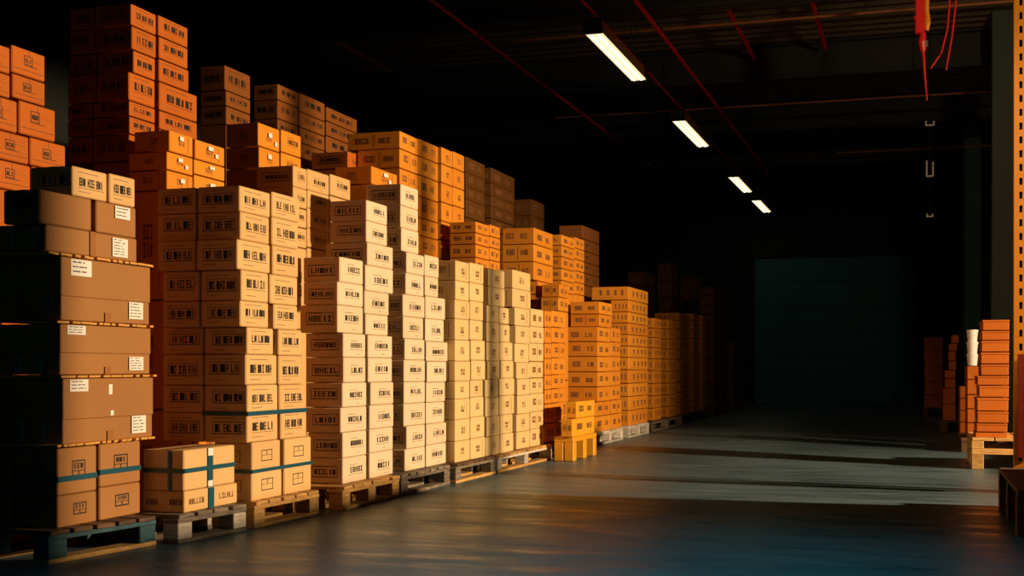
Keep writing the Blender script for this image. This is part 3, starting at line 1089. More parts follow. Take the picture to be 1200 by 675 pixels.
   ('near',0,0.121,0.452,25,25.8,1.188,1.455),
   ('near',1,0.121,0.452,25,25.8,0.905,1.188),
   ('near',2,0.121,0.452,25,25.8,0.638,0.905),
   ('near',3,0.121,0.452,25,25.8,0.386,0.638),
   ('near',4,0.121,0.452,25,25.8,0.15,0.386),
  ]),
 ],
}
LOOSE = {
 'c1': (-4.350,-3.800,5.062,5.796,0.538,0.848),
 'c2': (-4.350,-3.800,5.043,5.773,0.864,1.103),
 'c3': (-4.037,-3.800,5.049,5.769,1.119,1.418),
 'c3b': (-4.200,-3.800,5.049,5.769,1.119,1.418),
 'c4': (-4.300,-3.800,4.939,5.658,1.434,1.556),
 'c5a': (-4.005,-3.800,4.897,5.282,1.556,1.712),
 'c5b': (-4.040,-3.800,5.316,5.651,1.556,1.712),
 't1': (-4.040,-3.800,5.132,5.405,1.712,1.854),
 't2': (-4.040,-3.800,5.423,5.643,1.712,1.860),
 'p2u': (-3.830,-3.585,5.749,6.266,0.262,0.474),
 'p2l': (-3.833,-3.585,5.753,6.293,0.150,0.262),
 'y1': (-3.188,-3.120,11.918,12.634,0.400,0.568),
 'y2': (-3.195,-3.120,11.758,12.634,0.232,0.406),
 'yp': (-3.263,-3.120,11.789,12.707,0.047,0.230),
}
SMALL = {'H':[('far',3),('far',4)],'Q':[('near',6),('near',4),('near',3)],'I':[('far',1),('far',2),('near',6),('far',4),('far',6),('far',5),('near',7),('near',3),('near',0),('near',5),('near',1),('near',4),('near',2),('far',7)],'R11':[('near',3),('far',2),('far',0),('far',1),('far',3)],'R7':[('middle',3)],'R10':[('far',0),('far',3),('far',4),('far',5)],'V':[('near',10)],'T':[('near',0),('near',4),('near',2),('near',3),('near',1)],'G':[('far',1),('far',0)],'L':[('near',5),('near',8),('near',6),('near',7),('near',4),('near',3),('near',2),('near',0),('near',1)],'R12':[('near',3),('near',4)],'R14':[('near',4)],'R17':[('near',1),('near',4),('near',2),('near',3)],'M':[('near',4),('near',5),('near',6),('near',7),('near',8),('near',3),('near',1),('near',2),('near',0)],'R4':[('near',3),('near',2),('far',1),('far',2),('far',3)],'R18':[('near',1),('near',2)],'J':[('far',6),('far',3),('far',5),('far',2),('far',1),('far',0),('far',4)],'N':[('near',9),('near',5),('near',7),('near',6),('near',3),('near',8),('near',4),('near',2),('near',1)],'W':[('near',1),('near',0),('near',2),('near',3),('near',4)],'R16':[('near',4),('far',4),('far',0),('far',3),('far',2),('far',1)],'X':[('near',5),('near',4),('near',2),('near',1),('near',3),('near',0)],'O':[('near',9),('near',8),('near',6),('near',5),('near',4),('near',7),('near',3),('near',2),('near',1),('near',0)],'P':[('near',8),('near',7),('near',6),('near',5),('near',3),('near',4),('near',1),('near',0),('near',2)],'W2':[('near',1),('near',0),('near',3),('near',2)],'R1':[('near',4)],'R2':[('far',5)]}
# ------------------------------------------------------------------ cartons
def glyphs(u0, u1, v0, v1, n, rng, mi=1, blocky=False):
    """printed, illegible letter-like marks as thin bars"""
    out = []
    cw = (u1 - u0) / n
    for i in range(n):
        a, b = u0 + i * cw + cw * .1, u0 + (i + 1) * cw - cw * .1
        t, h = cw * .24, (v1 - v0)
        kinds = rng.choice(('H', 'I', 'E', 'N', 'Z', 'B', 'L', 'W'))
        th = h * .17
        if kinds == 'I':
            out.append(((a + b) / 2 - t * .7, v0, (a + b) / 2 + t * .7, v1, mi)); continue
        if kinds in 'HNEBLW': out.append((a, v0, a + t, v1, mi))
        if kinds in 'HNBW': out.append((b - t, v0, b, v1, mi))
        if kinds in 'EBZ': out.append((a, v1 - th, b, v1, mi))
        if kinds in 'EBZLW': out.append((a, v0, b, v0 + th, mi))
        if kinds in 'HEB': out.append((a, v0 + h * .42, b, v0 + h * .58, mi))
        if kinds in 'NW': out.append(((a + b) / 2 - t * .5, v0 + h * .1, (a + b) / 2 + t * .5, v1 - h * .1, mi))
        if kinds == 'Z': out.append(((a + b) / 2 - t * .6, v0, (a + b) / 2 + t * .6, v1, mi))
    return out

def dashes(u0, u1, v, h, rng, mi=1):
    out = []
    u = u0
    while u < u1:
        q = u + rng.uniform(.02, .08)
        out.append((u, v, min(q, u1), v + h, mi)); u = q + rng.uniform(.006, .02)
    return out

def frame(u0, u1, v0, v1, t, asp, mi=1):
    s_ = t * asp
    return [(u0, v0, u1, v0 + s_, mi), (u0, v1 - s_, u1, v1, mi), (u0, v0 + s_, u0 + t, v1 - s_, mi), (u1 - t, v0 + s_, u1, v1 - s_, mi)]

def artwork(style, side, w_, h_, rng):
    """rectangles (u0,v0,u1,v1,material) on a face of width w_ and height h_"""
    asp = w_ / max(h_, .01)
    o = []
    j = rng.uniform(-.04, .04); jv = rng.uniform(-.05, .05)
    if style == 'bar3':
        for a, b in ((.17, .36), (.41, .62), (.66, .86)):
            if side == 'end' and a < .2: a, b = .22, .36
            o += glyphs(a + j, b + j, .40 + jv, .68 + jv, rng.choice((2, 3, 3)), rng)
            if rng.random() < .5:
                bb = a + (b - a) * rng.uniform(.3, .6); o.append((a + j, .40 + jv, bb + j, .68 + jv, 1))
        o.append((.15 + j, .84 + jv * .5, .72 + j, .855 + jv * .5, 1))
        o.append((.15 + j, .33 + jv, .88 + j, .345 + jv, 1))
        o += dashes(.16 + j, .5 + j, .16, .022, rng, 2)
        if side == 'end': o += frame(.16 + j, .90 + j, .34 + jv, .76 + jv, .012, asp)
    elif style == 'text':
        a = .30 if side == 'aisle' else .22
        o += glyphs(a + j, .84 + j, .40 + jv, .62 + jv, rng.choice((5, 6)), rng)
        o.append((a - .02 + j, .70 + jv, .6 + j, .715 + jv, 1))
        o.append((a - .04 + j, .32 + jv, .86 + j, .335 + jv, 1))
        if side == 'aisle' and rng.random() < .5: o.append((.6 + j, .13, .68 + j, .15, 1))
        if side == 'end': o += frame(.16 + j, .88 + j, .28 + jv, .74 + jv, .012, asp)
    elif style in ('mark', 'glint'):
        mi = 2
        o += glyphs(.38 + j, .64 + j, .36 + jv, .50 + jv, 3, rng, mi); o += glyphs(.38 + j, .64 + j, .53 + jv, .67 + jv, 3, rng, mi)
        if rng.random() < .5: o.append((.38 + j, .24 + jv, .64 + j, .265 + jv, mi))
        if rng.random() < .25: o += [(.78, .1, .795, .9, mi)]
    elif style == 'mark2':
        mi = 2
        o += frame(.16 + j, .40 + j, .34 + jv, .70 + jv, .03, asp, mi); o += glyphs(.2 + j, .36 + j, .42 + jv, .62 + jv, 2, rng, mi)
        o += glyphs(.60 + j, .84 + j, .34 + jv, .66 + jv, 2, rng, mi)
        if rng.random() < .5: o.append((.5 + j, .12, .515 + j, .88, mi))
    elif style == 'mark3':
        mi = 2
        for a in (.22, .42, .62, .80):
            o.append((a + j, .3 + jv, a + .06 + j, .72 + jv, mi))
            if rng.random() < .5: o.append((a - .05 + j, .6 + jv, a + j, .66 + jv, mi))
        o.append((.1, .18, .6, .2, mi))
    elif style == 'label':
        o += frame(.33 + j, .58 + j, .40 + jv, .74 + jv, .014, asp); o += glyphs(.36 + j, .55 + j, .48 + jv, .64 + jv, 3, rng)
        o += dashes(.34 + j, .72 + j, .36 + jv, .025, rng); o.append((.06, .20, .94, .215, 1)); o.append((.60, .62, .9, .63, 2)); o.append((.5, .74, .512, .99, 2))
    elif style == 'strap':
        o += frame(.36 + j, .70 + j, .34, .72, .02, asp); o += glyphs(.41 + j, .65 + j, .54, .66, 3, rng)
        o += [(.38 + j, .48, .68 + j, .50, 1)]; o.append((.52 + j, .36, .54 + j, .48, 1))
    elif style == 'icon':
        o += frame(.34 + j, .72 + j, .30, .70, .014, asp, 1); o.append((.35 + j, .50, .71 + j, .515, 1)); o.append((.52 + j, .52, .535 + j, .68, 1))
    elif style == 'scrawl':
        o += glyphs(.08, .36, .34, .62, 6, rng, 2); o += glyphs(.64, .94, .36, .64, 6, rng, 2)
    return o

def carton_mesh(name, dx, dy, dz, board, style, rng, lid=None, seam=True):
    m = MB()
    hx, hy = dx / 2, dy / 2
    if lid:
        zl = dz * lid
        m.box(-hx, hx, -hy, hy, 0, zl + .002, .004)
        m.box(-hx - .004, hx + .004, -hy - .004, hy + .004, zl, dz, .004)
    else:
        m.box(-hx, hx, -hy, hy, 0, dz, min(.006, dz * .04))
    e = .0012
    off = .004 if lid else 0
    for (u0, v0, u1, v1, mi) in artwork(style, 'aisle', dy, dz, rng):
        X = hx + e + off
        m.quad((X, -hy + u0 * dy, v0 * dz), (X, -hy + u1 * dy, v0 * dz), (X, -hy + u1 * dy, v1 * dz), (X, -hy + u0 * dy, v1 * dz), mi)
    for (u0, v0, u1, v1, mi) in artwork(style, 'end', dx, dz, rng):
        Y = -hy - e - off
        m.quad((-hx + u0 * dx, Y, v0 * dz), (-hx + u1 * dx, Y, v0 * dz), (-hx + u1 * dx, Y, v1 * dz), (-hx + u0 * dx, Y, v1 * dz), mi)
    if seam:   # parcel tape along the top seam and down both ends
        t = min(.025, dx * .1)
        m.quad((-t, -hy + .004, dz + e), (t, -hy + .004, dz + e), (t, hy - .004, dz + e), (-t, hy - .004, dz + e), 3)
    return m

def carton(b, board, style, label, group=None, rng=R, lid=None, yaw=None, seam=True, name='carton', gap=.003):
    x0, x1, y0, y1, z0, z1 = b
    g = .002
    if board in ('amber', 'rust', 'brown'): gap = .008; g = .004
    dx, dy, dz = x1 - x0 - 2 * g, y1 - y0 - 2 * g, z1 - z0 - gap
    o = bpy.data.objects.new(name, carton_mesh(name, dx, dy, dz, board, style, rng, lid, seam).mesh(name, [M[board], M['ink'], M['faint'], M['tape']]))
    C.objects.link(o)
    o.location = ((x0 + x1) / 2, (y0 + y1) / 2, z0)
    o.rotation_euler = (0, 0, rng.uniform(-.006, .006) if yaw is None else yaw)
    return tag(o, label, 'carton', group)

# cartons too small or too hidden to count go into one heap
FAR, FAR_MATS = MB(), ['ink', 'faint', 'tape']
def far_carton(b, board, style, rng=R):
    x0, x1, y0, y1, z0, z1 = b
    m = carton_mesh('far', x1 - x0 - .008, y1 - y0 - .008, z1 - z0 - .008, board, style, rng, None, False)
    if board not in FAR_MATS: FAR_MATS.append(board)
    ix = {0: FAR_MATS.index(board), 1: 0, 2: 1, 3: 2}
    k = len(FAR.v)
    cx, cy = (x0 + x1) / 2, (y0 + y1) / 2
    FAR.v += [(v[0] + cx, v[1] + cy, v[2] + z0) for v in m.v]
    FAR.f += [tuple(i + k for i in f) for f in m.f]
    FAR.mi += [ix[i] for i in m.mi]

def face_patch(parent, name, mat, face, dims, u0, u1, v0, v1, marks=0, thick=.0016, rng=R, label=None):
    """a sticker, tape or window lying on the aisle side ('x') or the end ('y') of a carton"""
    dx, dy, dz = dims
    m = MB()
    hx, hy = dx / 2 + .0045, dy / 2 + .0045
    def P(u, v, e):
        return (hx + e, -dy / 2 + u * dy, v * dz) if face == 'x' else (-dx / 2 + u * dx, -hy - e, v * dz)
    c = [(u0, v0), (u1, v0), (u1, v1), (u0, v1)]
    m.quad(*[P(u, v, thick) for u, v in c])
    for k in range(4):
        a, b = c[k], c[(k + 1) % 4]
        m.quad(P(*a, 0), P(*b, 0), P(*b, thick), P(*a, thick))
    if marks:
        for k in range(marks):
            v = v1 - (v1 - v0) * (k + .7) / (marks + .5)
            for (a, vv, b, v2, mi) in dashes(u0 + (u1 - u0) * .08, u1 - (u1 - u0) * rng.uniform(.08, .4), v, (v1 - v0) * .22 / marks, rng):
                m.quad(P(a, vv, thick + .0006), P(b, vv, thick + .0006), P(b, v2, thick + .0006), P(a, v2, thick + .0006), 1)
    o = m.build(name, [mat, M['ink']], parent)
    if label: o['label'] = label
    return o

ORD = ['topmost', 'second', 'third', 'fourth', 'fifth', 'sixth', 'seventh', 'eighth', 'ninth', 'tenth', 'eleventh', 'twelfth', 'thirteenth', 'fourteenth', 'fifteenth']
# how each stack looks and where it is: (colour word, description)
DESC = {
    'B': ('tan printed', 'tall stack behind the small strapped carton'),
    'D': ('cream', 'stack on the golden pallet'),
    'E': ('cream', 'stack on the grey pallet after the golden one'),
    'F': ('cream small-mark', 'first stack right of the grey pallet'),
    'G': ('cream small-mark', 'second stack right of the grey pallet'),
    'H': ('cream small-mark', 'last cream stack before the yellow plastic pallet'),
    'I': ('yellow-orange', 'stack directly behind the yellow plastic pallet'),
    'J': ('orange', 'stack on the first white pallet'),
    'K': ('orange', 'tall stack on the second white pallet'),
    'L': ('orange', 'narrow stack first past the second white pallet'),
    'M': ('orange', 'narrow stack second past the second white pallet'),
    'N': ('dim orange', 'stack third past the second white pallet'),
    'O': ('dim orange', 'stack fourth past the second white pallet'),
    'P': ('dim orange', 'stack fifth past the second white pallet'),
    'Q': ('dark brown', 'tall far stack rising above the dim orange ones'),
    'T': ('dark brown', 'low farthest stack beside the end door'),
    'R1': ('orange', 'stepped stack at the upper left picture edge'),
    'R2': ('dark orange', 'tallest stack at upper left'),
    'R3': ('bright orange', 'stickered stack below the tallest stack'),
    'R4': ('tan', 'back stack just right of tall printed stack'),
    'R5': ('bright orange', 'stickered stack right of the tallest stack'),
    'R6': ('dim brown', 'lone back stack right of the tallest stack'),
    'R7': ('dim brown', 'three-column back stack below the dark roof'),
    'R8': ('orange', 'back stack rising behind the grey pallet stack'),
    'R8b': ('bright orange', 'stack with wide lit sticker-marked face'),
    'R8c': ('dark orange', 'shaded stack left of the wide lit carton'),
    'R10': ('orange', 'two-column back stack behind first small-mark stack'),
    'R11': ('orange', 'low back stack behind second small-mark stack'),
    'R12': ('orange', 'wide-sided stack behind last cream stack'),
    'R12b': ('orange', 'small stack wedged left of the first white pallet stack'),
    'R13': ('dim brown', 'high back stack right of two-column orange stack'),
    'R14': ('dim brown', 'high back stack, second right of two-column orange stack'),
    'R15': ('almost black', 'high back stack, third right of two-column orange stack'),
    'R16': ('brown-orange', 'two-column back stack above the first white pallet'),
    'R17': ('dark brown', 'back stack right of the brown-orange two-column stack'),
    'R18': ('almost black', 'back stack just right of the second white pallet stack'),
    'R19': ('almost black', 'highest back stack above the dim orange stacks'),
    'R20': ('almost black', 'back stack left of the tall far brown stack'),
    'V': ('orange lidded', 'tray stack in front of the grey column'),
    'W': ('dark red-brown', 'short stack under the white pails'),
    'W2': ('dark red-brown', 'thin low stack left of the white pails'),
    'X': ('dim orange', 'ragged stack left of the right-hand tray stack'),
    'Z': ('almost black', 'stack between the end door and the ragged stack'),
}
def put_stacks():
    for key, cols in STACKS.items():
        if key == 'A0': continue
        colour, desc = DESC[key]
        names = {r[0] for _, _, rows in cols for r in rows}
        vis = {}
        for _, _, rows in cols:
            for r in rows: vis.setdefault(r[0], []).append(r[1])
        for kind, style, rows in cols:
            for r in rows:
                cn, i = r[0], r[1]
                board, st = kind, style
                grp = 'cartons of the %s' % desc
                if cn == 'hidden':
                    far_carton(r[2:8], kind, 'mark')
                    continue
                if (cn, i) in SMALL.get(key, ()):
                    far_carton(r[2:8], kind, style if style != 'glint' else 'mark')
                    continue
                if key == 'B' and r[7] < .62: st = 'icon'
                o_ = ORD[i] if i < max(vis[cn]) or len(vis[cn]) == 1 else 'lowest'
                if 'first' in names: cw = {'first': 'left', 'near': 'right'}.get(cn, cn)
                elif 'middle' in names: cw = {'near': 'left', 'middle': 'middle', 'far': 'right'}.get(cn, cn)
                elif 'far' in names: cw = {'near': 'left', 'far': 'right'}.get(cn, cn)
                else: cw = ''
                if cn == 'inner': cw = 'shaded inner'
                lab = '%s %s carton, %s%s' % (o_, colour, (cw + ' column, ') if cw else '', desc)
                lid = .8 if st == 'tray' else None
                o = carton(r[2:8], board, st, lab, grp, lid=lid, seam=(r[7] < 1.2))
                if st == 'glint' and cn != 'hidden':  # bright glare spots painted on as small white patches
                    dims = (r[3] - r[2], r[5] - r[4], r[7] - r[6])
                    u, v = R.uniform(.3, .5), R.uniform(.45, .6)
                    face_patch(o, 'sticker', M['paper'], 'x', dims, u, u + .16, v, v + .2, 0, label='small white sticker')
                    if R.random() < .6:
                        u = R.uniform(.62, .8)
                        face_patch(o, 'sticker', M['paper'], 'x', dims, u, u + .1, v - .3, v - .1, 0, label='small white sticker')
put_stacks()

# strapped cartons on the blue pallet, front left
A0 = STACKS['A0']
names = {('near', 0): 'upper left strapped kraft carton on the blue pallet', ('near', 1): 'lower left kraft carton standing on the blue pallet',
         ('far', 0): 'upper right strapped kraft carton on the blue pallet', ('far', 1): 'lower right kraft carton standing on the blue pallet'}
for kind, style, rows in A0:
    for r in rows:
        o = carton(r[2:8], kind, 'strap', names[(r[0], r[1])], 'kraft cartons on the blue pallet', yaw=0)
        if r[1] == 0:
            sx, sy, sz = r[3] - r[2], r[5] - r[4], r[7] - r[6]
            m = MB()
            z0, z1 = sz * .28, sz * .40
            m.box(-sx / 2 - .001, sx / 2 + .002, -sy / 2 - .001, sy / 2 - .001, z0, z1, .001)
            m.build('packing_strap', M['teal'], o)['label'] = 'teal packing strap'
        if r[0] == 'near':
            xs0 = r[2] - .012
            carton((xs0 - .30, xs0, r[4], r[4] + .3, r[6], r[7]), 'kraft', 'strap', '%s kraft carton at the left picture edge on the blue pallet' % ('upper' if r[1] == 0 else 'lower'), 'kraft cartons on the blue pallet', yaw=0)

# big kraft cartons stacked above them, with board sheets between
L_ = dict(LOOSE)
def dims(b): return (b[1] - b[0] - .004, b[3] - b[2] - .004, b[5] - b[4] - .003)
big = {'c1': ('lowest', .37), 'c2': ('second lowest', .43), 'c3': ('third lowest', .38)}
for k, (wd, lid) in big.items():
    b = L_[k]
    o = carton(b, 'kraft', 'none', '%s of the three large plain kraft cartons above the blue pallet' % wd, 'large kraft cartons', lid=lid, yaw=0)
    D = dims(b)
    face_patch(o, 'shipping_label', M['paper'], 'x', D, .06 if k != 'c3' else .09, .25 if k != 'c3' else .31, .80 if k != 'c3' else .72, .985 if k != 'c3' else .98, 3, label='white address label, upper left')
    face_patch(o, 'shipping_label', M['paper'], 'x', D, .74, .91, .08, .37, 5, label='white printed label, lower right')
    face_patch(o, 'tape', M['tape'], 'x', D, .46, .53, .0, .16)
    for u in (.55, .78):
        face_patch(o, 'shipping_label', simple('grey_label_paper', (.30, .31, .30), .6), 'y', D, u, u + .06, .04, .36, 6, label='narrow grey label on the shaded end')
    if k == 'c1':
        face_patch(o, 'tape', M['paper'], 'x', D, .475, .515, .74, .90); face_patch(o, 'tape', M['paper'], 'x', D, .495, .53, .40, .48)
b = L_['c3']
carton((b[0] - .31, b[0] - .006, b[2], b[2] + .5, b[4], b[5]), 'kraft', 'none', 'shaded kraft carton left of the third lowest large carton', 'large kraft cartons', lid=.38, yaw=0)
b = L_['c4']
o = carton(b, 'kraft', 'none', 'long low kraft carton with centre tape, above three large cartons', yaw=0)
D = dims(b)
face_patch(o, 'shipping_label', M['paper'], 'x', D, .70, .88, .12, .90, 6, label='white printed label')
face_patch(o, 'tape', M['tape'], 'x', D, .45, .51, .0, 1.0)
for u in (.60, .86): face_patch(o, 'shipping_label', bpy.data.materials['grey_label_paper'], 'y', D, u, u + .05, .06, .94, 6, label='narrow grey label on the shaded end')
b = L_['c5a']
o = carton(b, 'kraft', 'none', 'plain kraft carton, left of the gap near the top left', yaw=0)
face_patch(o, 'print', M['ink'], 'y', dims(b), .25, .8, .45, .75)
b = L_['c5b']
o = carton(b, 'kraft', 'none', 'plain kraft carton with white label, right of the gap', yaw=0)
face_patch(o, 'shipping_label', M['paper'], 'x', dims(b), .44, .82, .55, .95, 3, label='white printed label')
carton(L_['t1'], 'tan', 'bar3', 'left printed carton on top of the big kraft stack', 'printed cartons on the big kraft stack', yaw=0)
carton(L_['t2'], 'tan', 'bar3', 'right printed carton on top of the big kraft stack', 'printed cartons on the big kraft stack', yaw=0)
# board sheets between the layers
def sheet(z, x0, x1, y0, y1, label):
    m = MB()
    n = 26
    rr = random.Random(int(z * 1000))
    for k in range(n):      # ragged aisle-side edge, long one-piece board behind
        a, b = y0 + (y1 - y0) * k / n, y0 + (y1 - y0) * (k + 1) / n
        m.box(x1 - .06, x1 - rr.choice((.0, .004, .008, .02)), a, b, z, z + .011, .001)
    m.box(x0, x1 - .05, y0, y1, z, z + .011, .001)
    tag(m.build('board_sheet', cardboard('sheet_board_%d' % int(z * 1000), (.62, .30, .07), (.72, .38, .10))), label, 'board sheet', 'board sheets between the big cartons')
for k, lo, wd in (('c1', max(r[7] for c_ in STACKS['A0'] for r in c_[2]), 'under the lowest large kraft carton'), ('c2', L_['c1'][5], 'between the lowest and second large kraft cartons'), ('c3', L_['c2'][5], 'between the second and third large kraft cartons'), ('c4', L_['c3'][5], 'between third large carton and the long low one')):
    b = L_[k]
    sheet(lo + .001, b[0] + .02, -3.8 + .022, min(b[2], 5.03) - .01, 5.80 if k != 'c1' else 5.79, 'thin ragged board sheet ' + wd)

# small carton with teal tape on its own pallet
b = L_['p2l']
o = carton(b, 'tan', 'scrawl', 'lower short carton with scrawled marks on the small grey pallet', 'teal taped cartons', yaw=.0)
face_patch(o, 'tape', M['teal'], 'x', dims(b), .43, .53, 0, 1, label='teal tape')
b = L_['p2u']
o = carton(b, 'tan', 'none', 'upper carton with crossed teal tape on the small grey pallet', 'teal taped cartons', yaw=.0)
D = dims(b)
face_patch(o, 'tape', M['teal'], 'x', D, .44, .54, 0, 1, label='upright teal tape')
face_patch(o, 'strap', M['teal'], 'x', D, 0, 1, .44, .55, thick=.0024, label='level teal strap')
face_patch(o, 'strap', M['teal'], 'y', D, 0, 1, .44, .55, thick=.0024, label='level teal strap on the shaded end')
face_patch(o, 'strap', M['teal'], 'y', D, .62, .7, 0, 1, label='upright teal strap on the shaded end')
face_patch(o, 'sticker', M['paper'], 'x', D, .44, .54, .80, .99, thick=.003, label='white sticker')
face_patch(o, 'sticker', M['paper'], 'x', D, .44, .53, .02, .17, thick=.003, label='white sticker')

# teal straps round the tall printed stack
def strap(x0, x1, y0, y1, z, h, label):
    m = MB()
    t = .004
    m.box(x1, x1 + t, y0 - t, y1 + t, z, z + h, .001); m.box(x0 - t, x0, y0 - t, y1 + t, z, z + h, .001)
    m.box(x0, x1, y0 - t, y0, z, z + h, .001); m.box(x0, x1, y1, y1 + t, z, z + h, .001)
    tag(m.build('packing_strap', M['teal']), label, 'strap', 'teal packing straps')
Bn = [r for k, s_, rows in STACKS['B'] for r in rows]
def span(rs): return (min(r[2] for r in rs), max(r[3] for r in rs), min(r[4] for r in rs), max(r[5] for r in rs))
low = [r for r in Bn if r[1] in (9, 10) and r[0] != 'inner']
x0, x1, y0, y1 = span(low)
strap(x0 - .003, x1 + .003, y0 - .004, y1 + .004, min(r[7] for r in low if r[1] == 10) - .012, .02, 'teal strap round the cartons on the pallet right of the taped carton')
mid = [r for r in Bn if r[1] in (7, 8) and r[0] != 'inner']
x0, x1, y0, y1 = span(mid)
strap(x0 - .003, x1 + .003, y0 - .004, y1 + .004, min(r[7] for r in mid if r[1] == 8) - .014, .024, 'teal strap higher up round the tall printed stack')

# two yellow cartons on the yellow plastic pallet
b = L_['y1']; carton((b[0] - .04, b[1], b[2], b[3], b[4] + .006, b[5]), 'yellow', 'mark2', 'upper yellow carton on the yellow plastic pallet', 'yellow cartons')
b = L_['y2']; carton((b[0] - .04, b[1], b[2], b[3], b[4], b[5] - .001), 'yellow', 'mark2', 'lower yellow carton on the yellow plastic pallet', 'yellow cartons')

# ------------------------------------------------------------------ pallets
def pallet(name, loc, depth, length, height, mats, label, rotz=0, nblk=3, group='wooden pallets under the stacks', end_boards=None):
    """origin at the near aisle-side corner; runs along +Y, goes back along -X"""
    root = empty(name, loc, label, 'pallet', group, rotz)
    md, mb_, mg, mf = mats       # deck, blocks, stringer, bottom board
    bt = .022 * height / .15
    n = max(4, int(length / .135))
    pit = length / n
    for k in range(n):
        ex = R.uniform(-.006, .010)
        MB().box(-depth, ex, k * pit + .012, (k + 1) * pit - .012, height - bt, height - .001, .003).build('deck_board', M[md], root)
    for x in (-.10, -depth / 2, -depth + .10):
        xa, xb = x - .05, (x + .05 if x > -.2 else x + .05)
        if x == -.10: xa, xb = -.10, 0
        MB().box(xa, xb, 0, length, height - 2 * bt, height - bt, .003).build('stringer_board', M[mg], root)
        MB().box(xa, xb, 0, length, 0, bt, .003).build('bottom_board', M[mf], root)
        for j in range(nblk):
            yc = .06 + (length - .12) * j / (nblk - 1)
            MB().box(xa + .002, xb - .002, yc - .058, yc + .058, bt, height - 2 * bt, .004).build('block', M[mb_], root)
    return root
G, GR, DK, BL, WH = ('gold_wood',) * 4, ('grey_wood',) * 4, ('dark_wood',) * 4, ('dark_wood', 'blue_wood', 'blue_wood', 'gold_wood'), ('white_wood',) * 4
pallet('pallet', (-3.765, 4.91, 0), .80, .72, .15, BL, 'blue painted pallet at front left under the big kraft cartons', -.14, 2)
pallet('pallet', (-3.565, 5.665, 0), .55, .60, .15, ('grey_wood', 'white_wood', 'grey_wood', 'grey_wood'), 'small grey pallet under the teal taped cartons', -.09, 2)
pallet('pallet', (-3.50, 6.33, 0), .44, .76, .15, G, 'pine pallet under the tall printed stack', -.03, 2)
pallet('pallet', (-3.42, 7.30, 0), .44, .92, .15, G, 'golden pine pallet with three blocks under the first cream stack', 0, 3)
pallet('pallet', (-3.42, 8.26, 0), .44, .97, .15, GR, 'dark grey pallet right of the golden pine one', 0, 2)
pallet('pallet', (-3.39, 9.28, 0), .44, .98, .15, ('dark_wood', 'grey_wood', 'grey_wood', 'gold_wood'), 'grey pallet under the first small-mark cream stacks', 0, 2)
pallet('pallet', (-3.39, 10.31, 0), .44, 1.69, .15, ('gold_wood', 'white_wood', 'white_wood', 'gold_wood'), 'long pale pallet under the last cream stacks', 0, 3)
pallet('pallet', (-3.46, 12.10, 0), .44, .86, .15, DK, 'dark pallet behind the yellow plastic pallet', 0, 2)
pallet('pallet', (-3.48, 14.22, 0), .44, 1.34, .15, WH, 'first white painted pallet, right of the yellow plastic one', 0, 3)
pallet('pallet', (-3.48, 15.89, 0), .44, 1.29, .15, WH, 'second white painted pallet, farther along the row', 0, 3)
pallet('pallet', (-3.50, 17.45, 0), .44, 2.4, .15, ('dark_wood', 'grey_wood', 'grey_wood', 'grey_wood'), 'grey pallet under narrow stacks past the white ones', 0, 3)
pallet('pallet', (-3.52, 19.92, 0), .44, 2.9, .15, ('dark_wood', 'blue_wood', 'blue_wood', 'blue_wood'), 'dim blue-green pallet far along the row', 0, 3)
pallet('pallet', (-3.55, 23.6, 0), .44, 2.0, .15, DK, 'dark pallet under the tall far stack', 0, 3)
pallet('pallet', (-3.55, 26.3, 0), .44, 1.5, .15, DK, 'dark pallet under the farthest stack by the end door', 0, 3)
# yellow plastic pallet with two openings
b = L_['yp']
root = empty('plastic_pallet', (b[1], b[2], 0), 'yellow plastic pallet with two square openings beside the last cream stack', 'pallet')
ln, dp, ht = b[3] - b[2], .19, b[5]
m = MB(); m.box(-dp, 0, 0, ln, ht - .05, ht, .006); m.build('deck', M['yellow_plastic'], root)
for yy in (0, ln / 2 - .06, ln - .12):
    for x in (-.09, -dp):
        MB().box(x, x + .09, yy, yy + .12, .0, ht - .05, .006).build('foot', M['yellow_plastic'], root)

# ------------------------------------------------------------------ right-hand side
def double_pallet(loc, wx, ly, label, mats, h=.28):
    root = empty('pallet', loc, label, 'pallet', 'pallets on the right side')
    b_ = .03
    for k in range(5):
        a = wx * k / 5
        MB().box(a + .006, a + wx / 5 - .006, 0, ly, h - b_, h - .001, .003).build('deck_board', M[mats], root)
    for yy in (0, ly / 2 - .05, ly - .1):
        MB().box(0, wx, yy, yy + .1, h * .47, h * .47 + .05, .003).build('stringer_board', M[mats], root)
        for x in (0, wx / 2 - .05, wx - .1):
            MB().box(x, x + .1, yy + .002, yy + .098, h * .47 + .05, h - b_, .004).build('block', M[mats], root)
            MB().box(x, x + .1, yy + .002, yy + .098, 0, h * .47, .004).build('block', M[mats], root)
    return root
double_pallet((.455, 11.95, 0), .95, 1.05, 'double-height wooden pallet under the orange lidded tray stack', 'gold_wood')
def low_pallet(loc, wx, ly, label):
    root = empty('pallet', loc, label, 'pallet', 'pallets on the right side')
    for k in range(6):
        a = ly * k / 6
        MB().box(0, wx, a + .008, a + ly / 6 - .008, .128, .149, .003).build('deck_board', M['dark_wood'], root)
    for x in (0, wx / 2 - .05, wx - .1):
        MB().box(x, x + .1, 0, ly, .106, .128, .003).build('stringer_board', M['dark_wood'], root)
        for yy in (0, ly / 2 - .06, ly - .12): MB().box(x + .002, x + .098, yy, yy + .12, 0, .106, .003).build('block', M['dark_wood'], root)
    return root
low_pallet((.44, 14.3, 0), .8, 1.7, 'dark pallet behind the tray stack, under white pails')
low_pallet((.30, 18.8, 0), .8, 1.0, 'dark pallet under the ragged orange stack on the right')
low_pallet((.10, 24.9, 0), .8, 1.0, 'dark pallet under the almost black stack near the end door')
